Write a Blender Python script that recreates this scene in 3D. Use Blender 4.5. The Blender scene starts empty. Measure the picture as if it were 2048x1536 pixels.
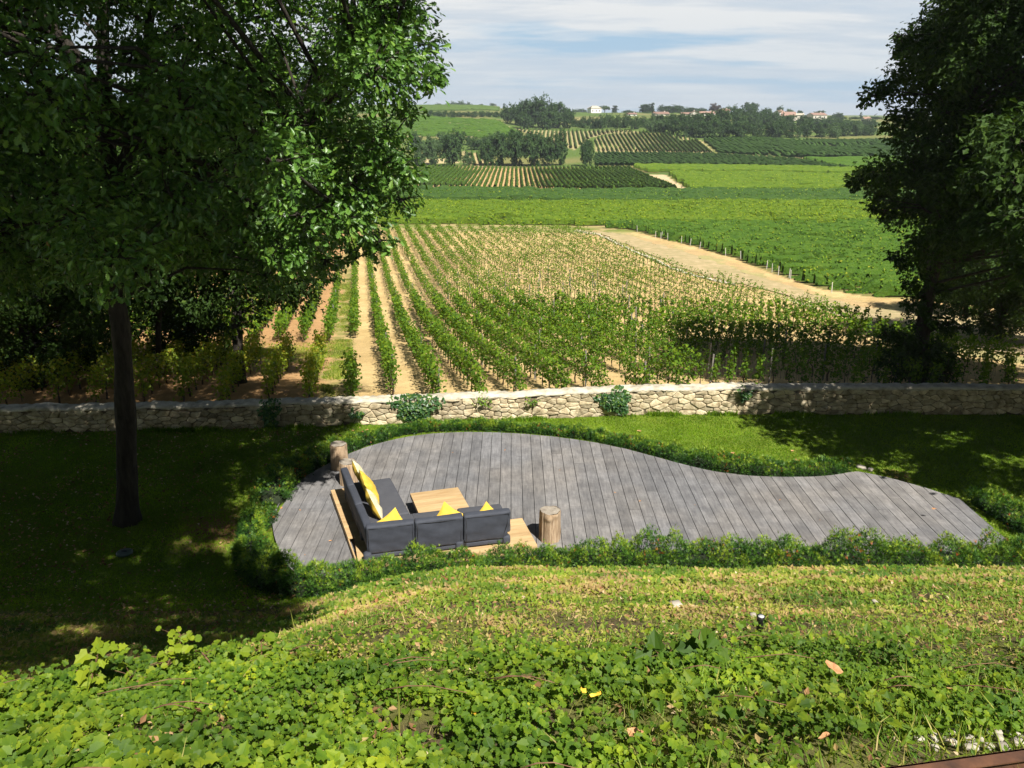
import bpy, bmesh, math, random
import numpy as np
from mathutils import Vector, Matrix
rng = np.random.default_rng(7)
random.seed(7)
SC = bpy.context.scene
COL = SC.collection
rad = math.radians

# ------------------------------------------------------------------ camera
CAMZ = 8.0
PITCH = rad(18.1)
CP, SP = math.cos(PITCH), math.sin(PITCH)
FP = 1657.0
cam = bpy.data.cameras.new('camera')
cam.sensor_width = 36.0
cam.lens = 36.0 * FP / 2048.0
cam.clip_start = 0.05
cam.clip_end = 9000
camo = bpy.data.objects.new('camera', cam)
COL.objects.link(camo)
camo.location = (0, 0, CAMZ)
camo.rotation_euler = (rad(90) - PITCH, 0, 0)
SC.camera = camo

# ------------------------------------------------------------------ noise
def _h(ix, iy, s):
    n = (ix.astype(np.int64) * 374761393 + iy.astype(np.int64) * 668265263 + s * 974634777) & 0x7fffffff
    n = ((n ^ (n >> 13)) * 1274126177) & 0x7fffffff
    return ((n ^ (n >> 16)) & 0xffff) / 65535.0
def vn(x, y, s=0):
    x = np.asarray(x, float); y = np.asarray(y, float)
    ix = np.floor(x); iy = np.floor(y)
    fx = x - ix; fy = y - iy
    fx = fx * fx * (3 - 2 * fx); fy = fy * fy * (3 - 2 * fy)
    a = _h(ix, iy, s); b = _h(ix + 1, iy, s); c = _h(ix, iy + 1, s); d = _h(ix + 1, iy + 1, s)
    return (a * (1 - fx) + b * fx) * (1 - fy) + (c * (1 - fx) + d * fx) * fy
def fbm(x, y, s=0, o=3):
    v = 0; a = 1; t = 0
    for i in range(o):
        v = v + a * vn(x * 2 ** i, y * 2 ** i, s + i * 17); t += a; a *= .5
    return v / t
def sst(a, b, x):
    t = np.clip((np.asarray(x, float) - a) / (b - a), 0, 1)
    return t * t * (3 - 2 * t)

# ------------------------------------------------------------------ terrain
WALLX = [-40, -13.4, -8.3, -3.0, 0.0, 3.9, 6.6, 14.3, 40]
WALLY = [19.6, 20.5, 20.75, 21.2, 21.5, 21.95, 21.95, 21.9, 21.6]
def wally(x):
    return np.interp(x, WALLX, WALLY)
PY = np.array([22.0, 24.4, 27, 30, 35, 40, 47, 55, 65, 78, 100, 120, 145, 187, 230, 275, 340, 390, 450, 520, 600, 680, 750, 830, 1000, 4000.])
PZ = np.array([-.08, -.25, -.66, -1.18, -2.0, -2.7, -3.4, -3.95, -4.4, -4.8, -5.4, -6.1, -6.9, -8.0, -8.4, -8.4, -5.8, -3.4, -.8, 1.3, 3.4, 6.2, 8.4, 8.6, 8.2, 4.0])
_m = np.gradient(PZ, PY)
def profile(Y):
    Y = np.clip(Y, PY[0], PY[-1])
    i = np.clip(np.searchsorted(PY, Y) - 1, 0, len(PY) - 2)
    h = PY[i + 1] - PY[i]; t = (Y - PY[i]) / h
    return ((2 * t ** 3 - 3 * t ** 2 + 1) * PZ[i] + (t ** 3 - 2 * t ** 2 + t) * h * _m[i]
            + (-2 * t ** 3 + 3 * t ** 2) * PZ[i + 1] + (t ** 3 - t ** 2) * h * _m[i + 1])
SY = np.array([-60, -3, 0, 1.6, 2.66, 4.25, 6, 8, 10, 12, 12.6, 13.1, 14, 100.])
SZ = np.array([6.4, 6.4, 6.3, 6.0, 5.6, 4.86, 4.0, 3.0, 1.93, .85, .42, .06, 0, 0])
def ground_z(x, Y):
    x = np.asarray(x, float); Y = np.asarray(Y, float)
    sh = sst(-1.0, -4.5, x) * sst(1.5, 6.0, Y) * 1.8
    wl = sst(-.7, -3.9, x); g = np.interp(Y, SY, SZ) * (1 - wl) + np.interp(Y, [-60, 0, 1.6, 2.66, 4, 5, 6.5, 8, 10, 12, 13.6, 100], [6.4, 6.3, 6.0, 5.52, 4.66, 3.95, 2.95, 2.05, 1.05, .3, 0, 0]) * wl
    g = g + (fbm(x * .9, Y * .9, 3) - .5) * .14 * sst(13.2, 11.5, Y + sh) * sst(2.2, 3.2, Y) + (fbm(x * 3, Y * 3, 5) - .5) * .05 * sst(13.2, 12, Y + sh)
    f = profile(Y)
    a = x / np.maximum(Y, 50)
    w = sst(300, 640, Y)
    f = f + w * np.interp(a, [-.6, -.1, -.03, .02, .1, .2, .35, .6], [8, 6.0, 4.2, 0.5, -.3, -1.0, -4.5, -6])
    f = f + 5.0 * np.exp(-((x - 78) / 50) ** 2 - ((Y - 420) / 60) ** 2)
    f = f + sst(200, 420, Y) * (fbm(x / 70, Y / 70, 9) - .5) * 3
    f = f + sst(24, 40, Y) * (fbm(x / 17, Y / 17, 19) - .5) * .5
    w2 = sst(-.1, .3, Y - wally(x))
    return g * (1 - w2) + f * w2
def gz(x, Y):
    return float(ground_z(np.array([x]), np.array([Y]))[0])
def ray(px, py):
    x = (px - 1024) / FP; t = (py - 768) / FP
    return x, CP - t * SP, -(SP + t * CP)
def P(px, py, z=None):
    """where the line of sight through a pixel of the photograph meets height z, or the ground"""
    dx, dy, dz = ray(px, py)
    if z is not None:
        s = (z - CAMZ) / dz
        return Vector((dx * s, dy * s, z))
    ys = np.concatenate([np.arange(1.5, 60, .05), np.geomspace(60, 1800, 1500)])
    s = ys / dy
    zz = CAMZ + dz * s
    g = ground_z(dx * s, ys)
    k = np.nonzero(zz < g)[0]
    i = k[0] if len(k) else len(ys) - 1
    return Vector((dx * s[i], ys[i], g[i]))
def at(px, py, Y):
    dx, dy, dz = ray(px, py); s = Y / dy
    return Vector((dx * s, Y, CAMZ + dz * s))
def pxm(p):
    return FP / (p[1] * CP + (CAMZ - p[2]) * SP)
def topx(x, Y, z):
    d = Y * CP + (CAMZ - z) * SP
    u = -Y * SP + (CAMZ - z) * CP
    return 1024 + FP * x / d, 768 + FP * u / d
def inpoly(x, y, poly):
    x = np.asarray(x); y = np.asarray(y)
    r = np.zeros(x.shape, bool)
    n = len(poly)
    for i in range(n):
        x0, y0 = poly[i][0], poly[i][1]; x1, y1 = poly[(i + 1) % n][0], poly[(i + 1) % n][1]
        if y0 == y1: continue
        c = ((y0 > y) != (y1 > y)) & (x < (x1 - x0) * (y - y0) / (y1 - y0) + x0)
        r ^= c
    return r

# ------------------------------------------------------------------ object helpers
def tag(o, label=None, cat=None, group=None, kind=None):
    if label: o['label'] = label
    if cat: o['category'] = cat
    if group: o['group'] = group
    if kind: o['kind'] = kind
    return o
def empty(name, loc=(0, 0, 0), rz=0, **k):
    o = bpy.data.objects.new(name, None)
    o.empty_display_size = .2
    COL.objects.link(o)
    o.location = loc; o.rotation_euler = (0, 0, rz)
    return tag(o, **k)
def link(name, me, parent=None, **k):
    o = bpy.data.objects.new(name, me)
    COL.objects.link(o)
    if parent: o.parent = parent
    return tag(o, **k)
def copy_tree(o, kids, parent=None):
    c = o.copy(); COL.objects.link(c); c.parent = parent
    for ch in kids:
        d = ch.copy(); COL.objects.link(d); d.parent = c
    return c
class MB:
    """collects polygons with a per-vertex random value and material index"""
    def __init__(s):
        s.V = []; s.L = []; s.S = []; s.M = []; s.R = []; s.n = 0; s.sm = []
    def add(s, V, faces_idx, sizes, mi=0, r=None, smooth=False):
        V = np.asarray(V, float)
        s.V.append(V); s.L.append(np.asarray(faces_idx, np.int64) + s.n)
        sizes = np.asarray(sizes, np.int64); s.S.append(sizes)
        s.M.append(np.full(len(sizes), mi)); s.sm.append(np.full(len(sizes), smooth))
        s.R.append(np.full(len(V), .5) if r is None else (np.full(len(V), float(r)) if np.isscalar(r) else np.asarray(r)))
        s.n += len(V)
    def polys(s, V, faces, mi=0, r=None, smooth=False):
        s.add(V, np.concatenate([np.asarray(f) for f in faces]), [len(f) for f in faces], mi, r, smooth)
    def inst(s, T, Pp, M, size, mi=0, r=None, vr=0):
        TV, TF = T
        k = len(TV); N = len(Pp)
        if N == 0: return
        size = np.broadcast_to(np.asarray(size, float), (N,))
        V = np.einsum('kj,nij->nki', TV, M) * size[:, None, None] + np.asarray(Pp)[:, None, :]
        fl = np.concatenate([np.asarray(f) for f in TF]); sz = np.array([len(f) for f in TF])
        L = (fl[None, :] + (np.arange(N) * k)[:, None]).ravel()
        r = rng.random(N) if r is None else np.broadcast_to(np.asarray(r, float), (N,))
        rv = np.repeat(r, k)
        if vr: rv = np.clip((r[:, None] + vr * (np.hypot(TV[:, 0], TV[:, 1])[None, :] - .55) + vr * .5 * ((np.arange(k) % 2) - .5)[None, :]), 0, np.maximum(r, .93)[:, None]).ravel()
        s.add(V.reshape(-1, 3), L, np.tile(sz, N), mi, rv)
    def tube(s, pts, rr, n=8, mi=0, r=.5, cap=True, rough=0):
        pts = np.asarray(pts, float); m = len(pts)
        rr = np.broadcast_to(np.asarray(rr, float), (m,))
        d = np.gradient(pts, axis=0); d /= np.linalg.norm(d, axis=1)[:, None] + 1e-9
        ref = np.array([0, 0, 1.]) if abs(d[:, 2].mean()) < .8 else np.array([1., 0, 0])
        u = np.cross(d, ref); u /= np.linalg.norm(u, axis=1)[:, None] + 1e-9
        v = np.cross(d, u)
        a = np.linspace(0, 2 * np.pi, n, endpoint=False)
        R = rr[:, None] * (1 + rough * (rng.random((m, n)) - .5))
        V = pts[:, None, :] + (np.cos(a)[None, :, None] * u[:, None, :] + np.sin(a)[None, :, None] * v[:, None, :]) * R[:, :, None]
        F = []
        for i in range(m - 1):
            for j in range(n):
                k = (j + 1) % n
                F.append((i * n + j, i * n + k, (i + 1) * n + k, (i + 1) * n + j))
        if cap:
            F.append(tuple(range(n))[::-1]); F.append(tuple((m - 1) * n + j for j in range(n)))
        s.polys(V.reshape(-1, 3), F, mi, r, True)
    def box(s, c, dims, rz=0, mi=0, r=None, tilt=None):
        x, y, z = [q / 2 for q in dims]
        V = np.array([(-x, -y, -z), (x, -y, -z), (x, y, -z), (-x, y, -z), (-x, -y, z), (x, -y, z), (x, y, z), (-x, y, z)])
        R = np.array(Matrix.Rotation(rz, 3, 'Z'))
        if tilt is not None: R = R @ np.array(tilt)
        V = V @ R.T + np.array(c)
        s.polys(V, [(0, 3, 2, 1), (4, 5, 6, 7), (0, 1, 5, 4), (1, 2, 6, 5), (2, 3, 7, 6), (3, 0, 4, 7)], mi, r)
    def mesh(s, name, mats):
        me = bpy.data.meshes.new(name)
        V = np.concatenate(s.V); L = np.concatenate(s.L); S = np.concatenate(s.S)
        me.vertices.add(len(V)); me.vertices.foreach_set('co', V.ravel())
        me.loops.add(len(L)); me.loops.foreach_set('vertex_index', L)
        me.polygons.add(len(S)); st = np.concatenate([[0], np.cumsum(S)[:-1]])
        me.polygons.foreach_set('loop_start', st)
        me.polygons.foreach_set('material_index', np.concatenate(s.M))
        me.polygons.foreach_set('use_smooth', np.concatenate(s.sm))
        a = me.attributes.new('rnd', 'FLOAT', 'POINT'); a.data.foreach_set('value', np.concatenate(s.R))
        for m in mats: me.materials.append(m)
        me.update(calc_edges=True)
        return me
    def build(s, name, mats, parent=None, **k):
        if not isinstance(mats, (list, tuple)): mats = [mats]
        return link(name, s.mesh(name, mats), parent, **k)

def frames(nrm, spin=None):
    nrm = nrm / (np.linalg.norm(nrm, axis=1)[:, None] + 1e-9)
    N = len(nrm)
    t = rng.normal(size=(N, 3)) if spin is None else spin
    t = t - (t * nrm).sum(1)[:, None] * nrm
    t /= np.linalg.norm(t, axis=1)[:, None] + 1e-9
    b = np.cross(nrm, t)
    return np.stack([t, b, nrm], axis=2)
def half_leaf(pts, fold=.25, curl=.15):
    """outline of one half (first and last on the midrib) mirrored into a folded two-sided leaf"""
    n = len(pts)
    V = []
    for x, y in pts: V.append((x, y, fold * y - curl * x * x))
    for x, y in pts[1:-1]: V.append((x, -y, fold * y - curl * x * x))
    m = [0] + [n + i for i in range(n - 2)] + [n - 1]
    return np.array(V), [tuple(range(n))[::-1], tuple(m)]
OAK = half_leaf([(0, 0), (.2, .07), (.27, .19), (.38, .11), (.5, .28), (.6, .16), (.74, .29), (.82, .17), (.95, .14), (1, 0)])
OAKS = half_leaf([(0, 0), (.3, .17), (.42, .12), (.66, .3), (1, 0)])
VINE = half_leaf([(0, 0), (-.12, .3), (.15, .5), (.4, .3), (.62, .42), (.7, .2), (1, 0)], .2, .1)
SIMPLE = half_leaf([(0, 0), (.45, .28), (1, 0)], .3, .1)
_c = []
for i in range(9):
    a = math.pi * (1 - i / 8.0)
    rr = .5 * (1 + (.1 if i % 2 else -.08)) * (.5 if i == 0 else 1)
    _c.append((.5 + rr * math.cos(a) if i else .22, max(0, rr * math.sin(a)) if 0 < i < 8 else 0))
ROUND = half_leaf(_c, .28, .12)
NEEDLE = (np.array([(0, -.1, 0), (0, .1, 0), (1, 0, .1), (.05, 0, -.05), (.75, .5, .05), (.35, .06, 0), (.75, -.5, .05), (.35, -.06, 0)]), [(0, 1, 2), (3, 4, 5), (3, 7, 6)])
BLADE = (np.array([(-.035, 0, 0), (.035, 0, 0), (.028, .08, .55), (-.028, .08, .55), (0, .3, 1)]), [(0, 1, 2, 3), (3, 2, 4)])
TRI = (np.array([(-.06, 0, 0), (.06, 0, 0), (0, .25, 1)]), [(0, 1, 2)])

# ------------------------------------------------------------------ materials
def newmat(name):
    m = bpy.data.materials.new(name); m.use_nodes = True
    nt = m.node_tree
    for n in list(nt.nodes): nt.nodes.remove(n)
    out = nt.nodes.new('ShaderNodeOutputMaterial')
    return m, nt, out
def ramp(nt, stops, interp='LINEAR'):
    r = nt.nodes.new('ShaderNodeValToRGB'); cr = r.color_ramp; cr.interpolation = interp
    while len(cr.elements) < len(stops): cr.elements.new(.5)
    for e, (p, c) in zip(cr.elements, stops):
        e.position = p; e.color = (*c, 1) if len(c) == 3 else c
    return r
def noise(nt, scale, detail=4, rough=.6, coord='Object', mapping=None):
    tc = nt.nodes.new('ShaderNodeTexCoord'); n = nt.nodes.new('ShaderNodeTexNoise')
    n.inputs['Scale'].default_value = scale; n.inputs['Detail'].default_value = detail; n.inputs['Roughness'].default_value = rough
    if mapping:
        mp = nt.nodes.new('ShaderNodeMapping'); mp.inputs['Scale'].default_value = mapping[0]
        if len(mapping) > 1: mp.inputs['Rotation'].default_value = mapping[1]
        nt.links.new(tc.outputs[coord], mp.inputs['Vector']); nt.links.new(mp.outputs[0], n.inputs['Vector'])
    else:
        nt.links.new(tc.outputs[coord], n.inputs['Vector'])
    return n
def bump(nt, h, strength=.5, dist=.02):
    b = nt.nodes.new('ShaderNodeBump'); b.inputs['Strength'].default_value = strength; b.inputs['Distance'].default_value = dist
    nt.links.new(h, b.inputs['Height']); return b
def mix(nt, a, b, fac, mode='MIX'):
    m = nt.nodes.new('ShaderNodeMix'); m.data_type = 'RGBA'; m.blend_type = mode
    for sock, v in ((m.inputs[6], a), (m.inputs[7], b), (m.inputs[0], fac)):
        if isinstance(v, (int, float)): sock.default_value = v
        elif isinstance(v, tuple): sock.default_value = (*v, 1)
        else: nt.links.new(v, sock)
    return m.outputs[2]
def attr(nt, name='rnd'):
    a = nt.nodes.new('ShaderNodeAttribute'); a.attribute_name = name; return a
def leafmat(name, stops, rough=.5, trans=.3, spec=.4, nscale=None, vivid=1.6):
    m, nt, out = newmat(name)
    r = ramp(nt, stops); nt.links.new(attr(nt).outputs['Fac'], r.inputs[0])
    c = r.outputs[0]
    if nscale:
        n = noise(nt, nscale, 3)
        rr = ramp(nt, [(.3, (.62, .62, .62)), (.7, (1.3, 1.25, 1.1))]); nt.links.new(n.outputs[0], rr.inputs[0])
        c = mix(nt, c, rr.outputs[0], 1.0, 'MULTIPLY')
    p = nt.nodes.new('ShaderNodeBsdfPrincipled')
    nt.links.new(c, p.inputs['Base Color']); p.inputs['Roughness'].default_value = rough
    p.inputs['Specular IOR Level'].default_value = spec
    if trans:
        t = nt.nodes.new('ShaderNodeBsdfTranslucent')
        nt.links.new(mix(nt, c, (1.3 * vivid, 1.3 * vivid, .55 * vivid), 1.0, 'MULTIPLY'), t.inputs['Color'])
        ms = nt.nodes.new('ShaderNodeMixShader'); ms.inputs[0].default_value = trans
        nt.links.new(p.outputs[0], ms.inputs[1]); nt.links.new(t.outputs[0], ms.inputs[2]); nt.links.new(ms.outputs[0], out.inputs[0])
    else: nt.links.new(p.outputs[0], out.inputs[0])
    return m
def surfmat(name, stops, scale=5, detail=6, rough=.85, bstr=.4, bdist=.02, mapping=None, spec=.3, rnd=0, bscale=None, nrough=.65):
    m, nt, out = newmat(name)
    n = noise(nt, scale, detail, nrough, 'Object', mapping)
    r = ramp(nt, stops); nt.links.new(n.outputs[0], r.inputs[0])
    c = r.outputs[0]
    if rnd:
        rr = ramp(nt, [(0, (1 - rnd,) * 3), (1, (1 + rnd,) * 3)]); nt.links.new(attr(nt).outputs['Fac'], rr.inputs[0])
        c = mix(nt, c, rr.outputs[0], 1.0, 'MULTIPLY')
    p = nt.nodes.new('ShaderNodeBsdfPrincipled'); nt.links.new(c, p.inputs['Base Color'])
    p.inputs['Roughness'].default_value = rough; p.inputs['Specular IOR Level'].default_value = spec
    if bstr:
        h = n if not bscale else noise(nt, bscale, 6, .7, 'Object', mapping)
        nt.links.new(bump(nt, h.outputs[0], bstr, bdist).outputs[0], p.inputs['Normal'])
    nt.links.new(p.outputs[0], out.inputs[0])
    return m
M = {}
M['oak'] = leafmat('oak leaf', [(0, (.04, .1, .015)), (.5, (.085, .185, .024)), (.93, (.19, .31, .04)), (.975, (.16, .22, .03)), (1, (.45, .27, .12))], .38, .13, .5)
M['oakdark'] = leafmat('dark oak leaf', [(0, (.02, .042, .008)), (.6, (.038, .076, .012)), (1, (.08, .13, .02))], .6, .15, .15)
M['ivy'] = leafmat('ivy leaf', [(0, (.02, .07, .02)), (.7, (.05, .13, .03)), (1, (.14, .22, .03))], .4, .2, .5)
M['brightivy'] = leafmat('climber leaf', [(0, (.05, .12, .015)), (1, (.2, .3, .02))], .45, .3, .4)
M['vine'] = leafmat('vine leaf', [(0, (.04, .1, .01)), (.5, (.09, .175, .014)), (.9, (.18, .26, .018)), (1, (.28, .29, .03))], .7, .25, .12)
M['vineyellow'] = leafmat('yellowing vine leaf', [(0, (.09, .17, .012)), (.6, (.24, .3, .02)), (.85, (.32, .27, .03)), (1, (.35, .12, .03))], .55, .35, .3)
M['yew'] = leafmat('yew needle', [(0, (.016, .05, .012)), (.38, (.04, .11, .015)), (.68, (.105, .21, .02)), (.975, (.24, .32, .025)), (.985, (.3, .09, .02)), (1, (.35, .1, .02))], .5, .2, .3)
M['cover'] = leafmat('mallow leaf', [(0, (.045, .105, .012)), (.45, (.115, .2, .016)), (.93, (.27, .34, .022)), (.97, (.42, .44, .02)), (.985, (.25, .14, .05)), (1, (.2, .1, .045))], .55, .3, .2, 1.2)
M['herb'] = leafmat('small herb leaf', [(0, (.05, .12, .012)), (.5, (.13, .22, .02)), (.82, (.27, .3, .04)), (.93, (.42, .34, .15)), (1, (.25, .11, .05))], .6, .25, .25, 1.0)
M['grass'] = leafmat('grass blade', [(0, (.08, .17, .015)), (.5, (.17, .27, .025)), (.8, (.32, .33, .07)), (1, (.55, .44, .22))], .55, .3, .3, .8)
M['lawnblade'] = leafmat('lawn blade', [(0, (.08, .17, .01)), (.6, (.17, .29, .016)), (1, (.28, .38, .03))], .6, .3, .2, .5)
M['farleaf'] = leafmat('far tree leaf', [(0, (.025, .06, .02)), (.6, (.05, .1, .028)), (1, (.09, .15, .038))], .7, .15, .2)
M['farlight'] = leafmat('far light tree leaf', [(0, (.05, .1, .035)), (1, (.12, .19, .07))], .7, .2, .2)
M['farred'] = leafmat('far red brown leaf', [(0, (.05, .04, .03)), (1, (.12, .075, .05))], .7, .2, .2)
M['faryellow'] = leafmat('far yellow leaf', [(0, (.2, .26, .02)), (1, (.35, .4, .04))], .7, .2, .2)
M['bark'] = surfmat('bark', [(.3, (.018, .015, .012)), (.7, (.065, .055, .043))], 5, 8, .95, 1.0, .05, ((2.5, 2.5, .5),))
M['vinebark'] = surfmat('vine bark', [(.3, (.06, .04, .03)), (.7, (.16, .12, .08))], 20, 4, .95, .6)
M['stem'] = surfmat('bramble stem', [(.3, (.14, .07, .04)), (.7, (.25, .15, .08))], 20, 2, .7, 0)
M['greypost'] = surfmat('grey timber', [(.3, (.13, .12, .1)), (.7, (.24, .225, .2))], 12, 4, .85, .3, .01, ((3, 3, .4),), rnd=.25)
M['whitepost'] = surfmat('pale stake', [(.3, (.42, .4, .36)), (.7, (.6, .58, .54))], 12, 4, .8, .1)
M['stone'] = surfmat('limestone', [(.28, (.2, .15, .08)), (.48, (.5, .41, .26)), (.72, (.7, .62, .44))], 5, 8, .9, 1.0, .04, rnd=.32, bscale=12)
M['mortar'] = surfmat('mortar', [(.3, (.08, .06, .04)), (.7, (.22, .17, .11))], 14, 6, .95, .6, .02)
M['coping'] = surfmat('mortar coping', [(.28, (.25, .22, .16)), (.5, (.53, .48, .37)), (.75, (.72, .67, .55))], 3.5, 8, .9, .8, .03, rnd=.1)
M['fabric'] = surfmat('charcoal cover cloth', [(.3, (.045, .05, .064)), (.7, (.06, .066, .084))], 6, 4, .75, .25, .02, spec=.25, bscale=3)
M['seatcloth'] = surfmat('grey seat cloth', [(.3, (.068, .07, .082)), (.7, (.085, .088, .1))], 5, 4, .8, .15, .02, spec=.2)
M['under'] = surfmat('dark frame', [(.3, (.015, .015, .017)), (.7, (.03, .03, .033))], 10, 3, .6, 0)
M['yellow'] = surfmat('yellow cushion cloth', [(.3, (.62, .4, .04)), (.7, (.7, .5, .08))], 9, 5, .85, .25, .01, spec=.2)
M['paleyellow'] = surfmat('pale cushion cloth', [(.3, (.62, .54, .27)), (.6, (.68, .64, .46))], 6, 5, .85, .25, .01, spec=.2)
M['black'] = surfmat('black plastic', [(.3, (.012, .012, .013)), (.7, (.02, .02, .02))], 10, 2, .4, 0)
M['glassy'] = surfmat('pale lens', [(.3, (.5, .5, .5)), (.7, (.7, .7, .7))], 10, 2, .2, 0)
M['cover_plate'] = surfmat('green grey lid', [(.3, (.05, .08, .07)), (.7, (.09, .13, .11))], 10, 2, .35, 0)
M['dryleaf'] = surfmat('dry brown leaf', [(.3, (.33, .15, .06)), (.7, (.6, .34, .17))], 30, 3, .8, .3, .004)
M['yellowleaf'] = surfmat('yellow orange leaf', [(.3, (.75, .28, .02)), (.6, (.85, .7, .08))], 16, 3, .7, .2, .004)
M['rust'] = surfmat('rusted steel', [(.3, (.045, .025, .018)), (.55, (.12, .055, .03)), (.8, (.22, .1, .05))], 8, 8, .65, .3, .004, spec=.5)
M['pebble'] = surfmat('pale pebble', [(.3, (.3, .26, .2)), (.7, (.5, .46, .39))], 9, 5, .85, .3, .01, rnd=.15)
M['housewall'] = surfmat('render wall', [(.3, (.5, .45, .38)), (.7, (.62, .57, .5))], .6, 4, .9, 0, rnd=.2)
M['whitewall'] = surfmat('white wall', [(.3, (.72, .7, .66)), (.7, (.8, .78, .75))], .6, 4, .9, 0)
M['tile'] = surfmat('clay roof tile', [(.3, (.24, .14, .105)), (.7, (.37, .24, .185))], 1.4, 6, .85, .3, .05, rnd=.2)
M['window'] = surfmat('dark window', [(.3, (.02, .025, .03)), (.7, (.04, .045, .05))], 3, 2, .2, 0)

def woodmat(name, c0, c1, c2, along='y', scale=3.0, rnd=.2, rough=.75, stretch=14, knots=False):
    m, nt, out = newmat(name)
    sc = (stretch, 1, stretch) if along == 'y' else (1, stretch, stretch)
    if along == 'z': sc = (stretch, stretch, 1)
    n = noise(nt, scale, 8, .7, 'Object', (sc,))
    # every board gets its own grain through its random value
    ad = nt.nodes.new('ShaderNodeVectorMath'); ad.operation = 'ADD'
    cb = nt.nodes.new('ShaderNodeCombineXYZ'); at_ = attr(nt)
    ml = nt.nodes.new('ShaderNodeMath'); ml.operation = 'MULTIPLY'; ml.inputs[1].default_value = 57.0
    nt.links.new(at_.outputs['Fac'], ml.inputs[0])
    for i in range(3): nt.links.new(ml.outputs[0], cb.inputs[i])
    src = n.inputs['Vector'].links[0].from_socket
    nt.links.new(src, ad.inputs[0]); nt.links.new(cb.outputs[0], ad.inputs[1]); nt.links.new(ad.outputs[0], n.inputs['Vector'])
    r = ramp(nt, [(.3, c0), (.5, c1), (.72, c2)]); nt.links.new(n.outputs[0], r.inputs[0])
    c = r.outputs[0]
    rr = ramp(nt, [(0, (1 - rnd,) * 3), (1, (1 + rnd,) * 3)]); nt.links.new(at_.outputs['Fac'], rr.inputs[0])
    c = mix(nt, c, rr.outputs[0], 1.0, 'MULTIPLY')
    if knots:
        n2 = noise(nt, 1.5, 6, .7, 'Object', ((1.0, .6, 1),)); nt.links.new(ad.outputs[0], n2.inputs['Vector']); n2.inputs['Scale'].default_value = .9
        tcs = noise(nt, 2.4, 7, .72)
        r3 = ramp(nt, [(.36, (.8, .8, .81)), (.5, (1, 1, 1)), (.68, (1.3, 1.29, 1.28))]); nt.links.new(tcs.outputs[0], r3.inputs[0])
        c = mix(nt, c, r3.outputs[0], 1.0, 'MULTIPLY')
        tc4 = noise(nt, .45, 3, .6)
        r4 = ramp(nt, [(.35, (.95, .97, 1.0)), (.65, (1.08, 1.04, .98))]); nt.links.new(tc4.outputs[0], r4.inputs[0])
        c = mix(nt, c, r4.outputs[0], 1.0, 'MULTIPLY')
    p = nt.nodes.new('ShaderNodeBsdfPrincipled'); nt.links.new(c, p.inputs['Base Color'])
    p.inputs['Roughness'].default_value = rough; p.inputs['Specular IOR Level'].default_value = .3
    nt.links.new(bump(nt, n.outputs[0], .35, .004).outputs[0], p.inputs['Normal'])
    nt.links.new(p.outputs[0], out.inputs[0])
    return m
M['deck'] = woodmat('weathered deck board', (.122, .119, .12), (.178, .173, .172), (.24, .234, .23), 'y', 2.2, .15, .8, 10, True)
M['teak'] = woodmat('new pine board', (.42, .26, .115), (.53, .36, .18), (.6, .45, .25), 'x', 2.0, .13, .6, 12)
M['log'] = woodmat('weathered log', (.2, .13, .075), (.38, .27, .17), (.55, .43, .3), 'z', 4.0, .1, .9, 8)
M['logtop'] = surfmat('log end grain', [(.3, (.16, .13, .1)), (.7, (.42, .37, .3))], 9, 8, .9, .6, .01)

# ground: colour of each surface stored per vertex, broken up by noise
def groundmat():
    m, nt, out = newmat('ground surface')
    a = attr(nt, 'Col'); c = a.outputs['Color']
    n1 = noise(nt, 14, 8, .75); r1 = ramp(nt, [(.3, (.7, .7, .7)), (.7, (1.25, 1.25, 1.25))]); nt.links.new(n1.outputs[0], r1.inputs[0])
    n2 = noise(nt, 1.3, 6, .65); r2 = ramp(nt, [(.35, (.88, .86, .84)), (.65, (1.12, 1.1, 1.08))]); nt.links.new(n2.outputs[0], r2.inputs[0])
    c = mix(nt, c, r1.outputs[0], 1.0, 'MULTIPLY'); c = mix(nt, c, r2.outputs[0], 1.0, 'MULTIPLY')
    p = nt.nodes.new('ShaderNodeBsdfPrincipled'); nt.links.new(c, p.inputs['Base Color'])
    p.inputs['Roughness'].default_value = .95; p.inputs['Specular IOR Level'].default_value = .1
    nt.links.new(bump(nt, n1.outputs[0], .5, .03).outputs[0], p.inputs['Normal'])
    nt.links.new(p.outputs[0], out.inputs[0]); return m
M['ground'] = groundmat()
M['road'] = surfmat('dusty track', [(.3, (.3, .27, .12)), (.5, (.42, .33, .17)), (.7, (.54, .42, .24))], 1.2, 8, .95, .4, .02)

# ------------------------------------------------------------------ sky and sun
SUN_EL = rad(50); SUN_AZ = rad(28)      # azimuth to the right of straight behind the camera
SV = Vector((math.sin(SUN_AZ) * math.cos(SUN_EL), -math.cos(SUN_AZ) * math.cos(SUN_EL), math.sin(SUN_EL)))
w = bpy.data.worlds.new('World'); SC.world = w; w.use_nodes = True
nt = w.node_tree
for n in list(nt.nodes): nt.nodes.remove(n)
out = nt.nodes.new('ShaderNodeOutputWorld')
sky = nt.nodes.new('ShaderNodeTexSky'); sky.sky_type = 'NISHITA'; sky.sun_disc = False
sky.sun_elevation = SUN_EL; sky.sun_rotation = math.atan2(SV.x, SV.y); sky.air_density = 1.0; sky.dust_density = .6; sky.ozone_density = 1.2
bg = nt.nodes.new('ShaderNodeBackground'); bg.inputs[1].default_value = .019
nt.links.new(sky.outputs[0], bg.inputs[0])
tc = nt.nodes.new('ShaderNodeTexCoord'); sep = nt.nodes.new('ShaderNodeSeparateXYZ'); nt.links.new(tc.outputs['Generated'], sep.inputs[0])
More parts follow.
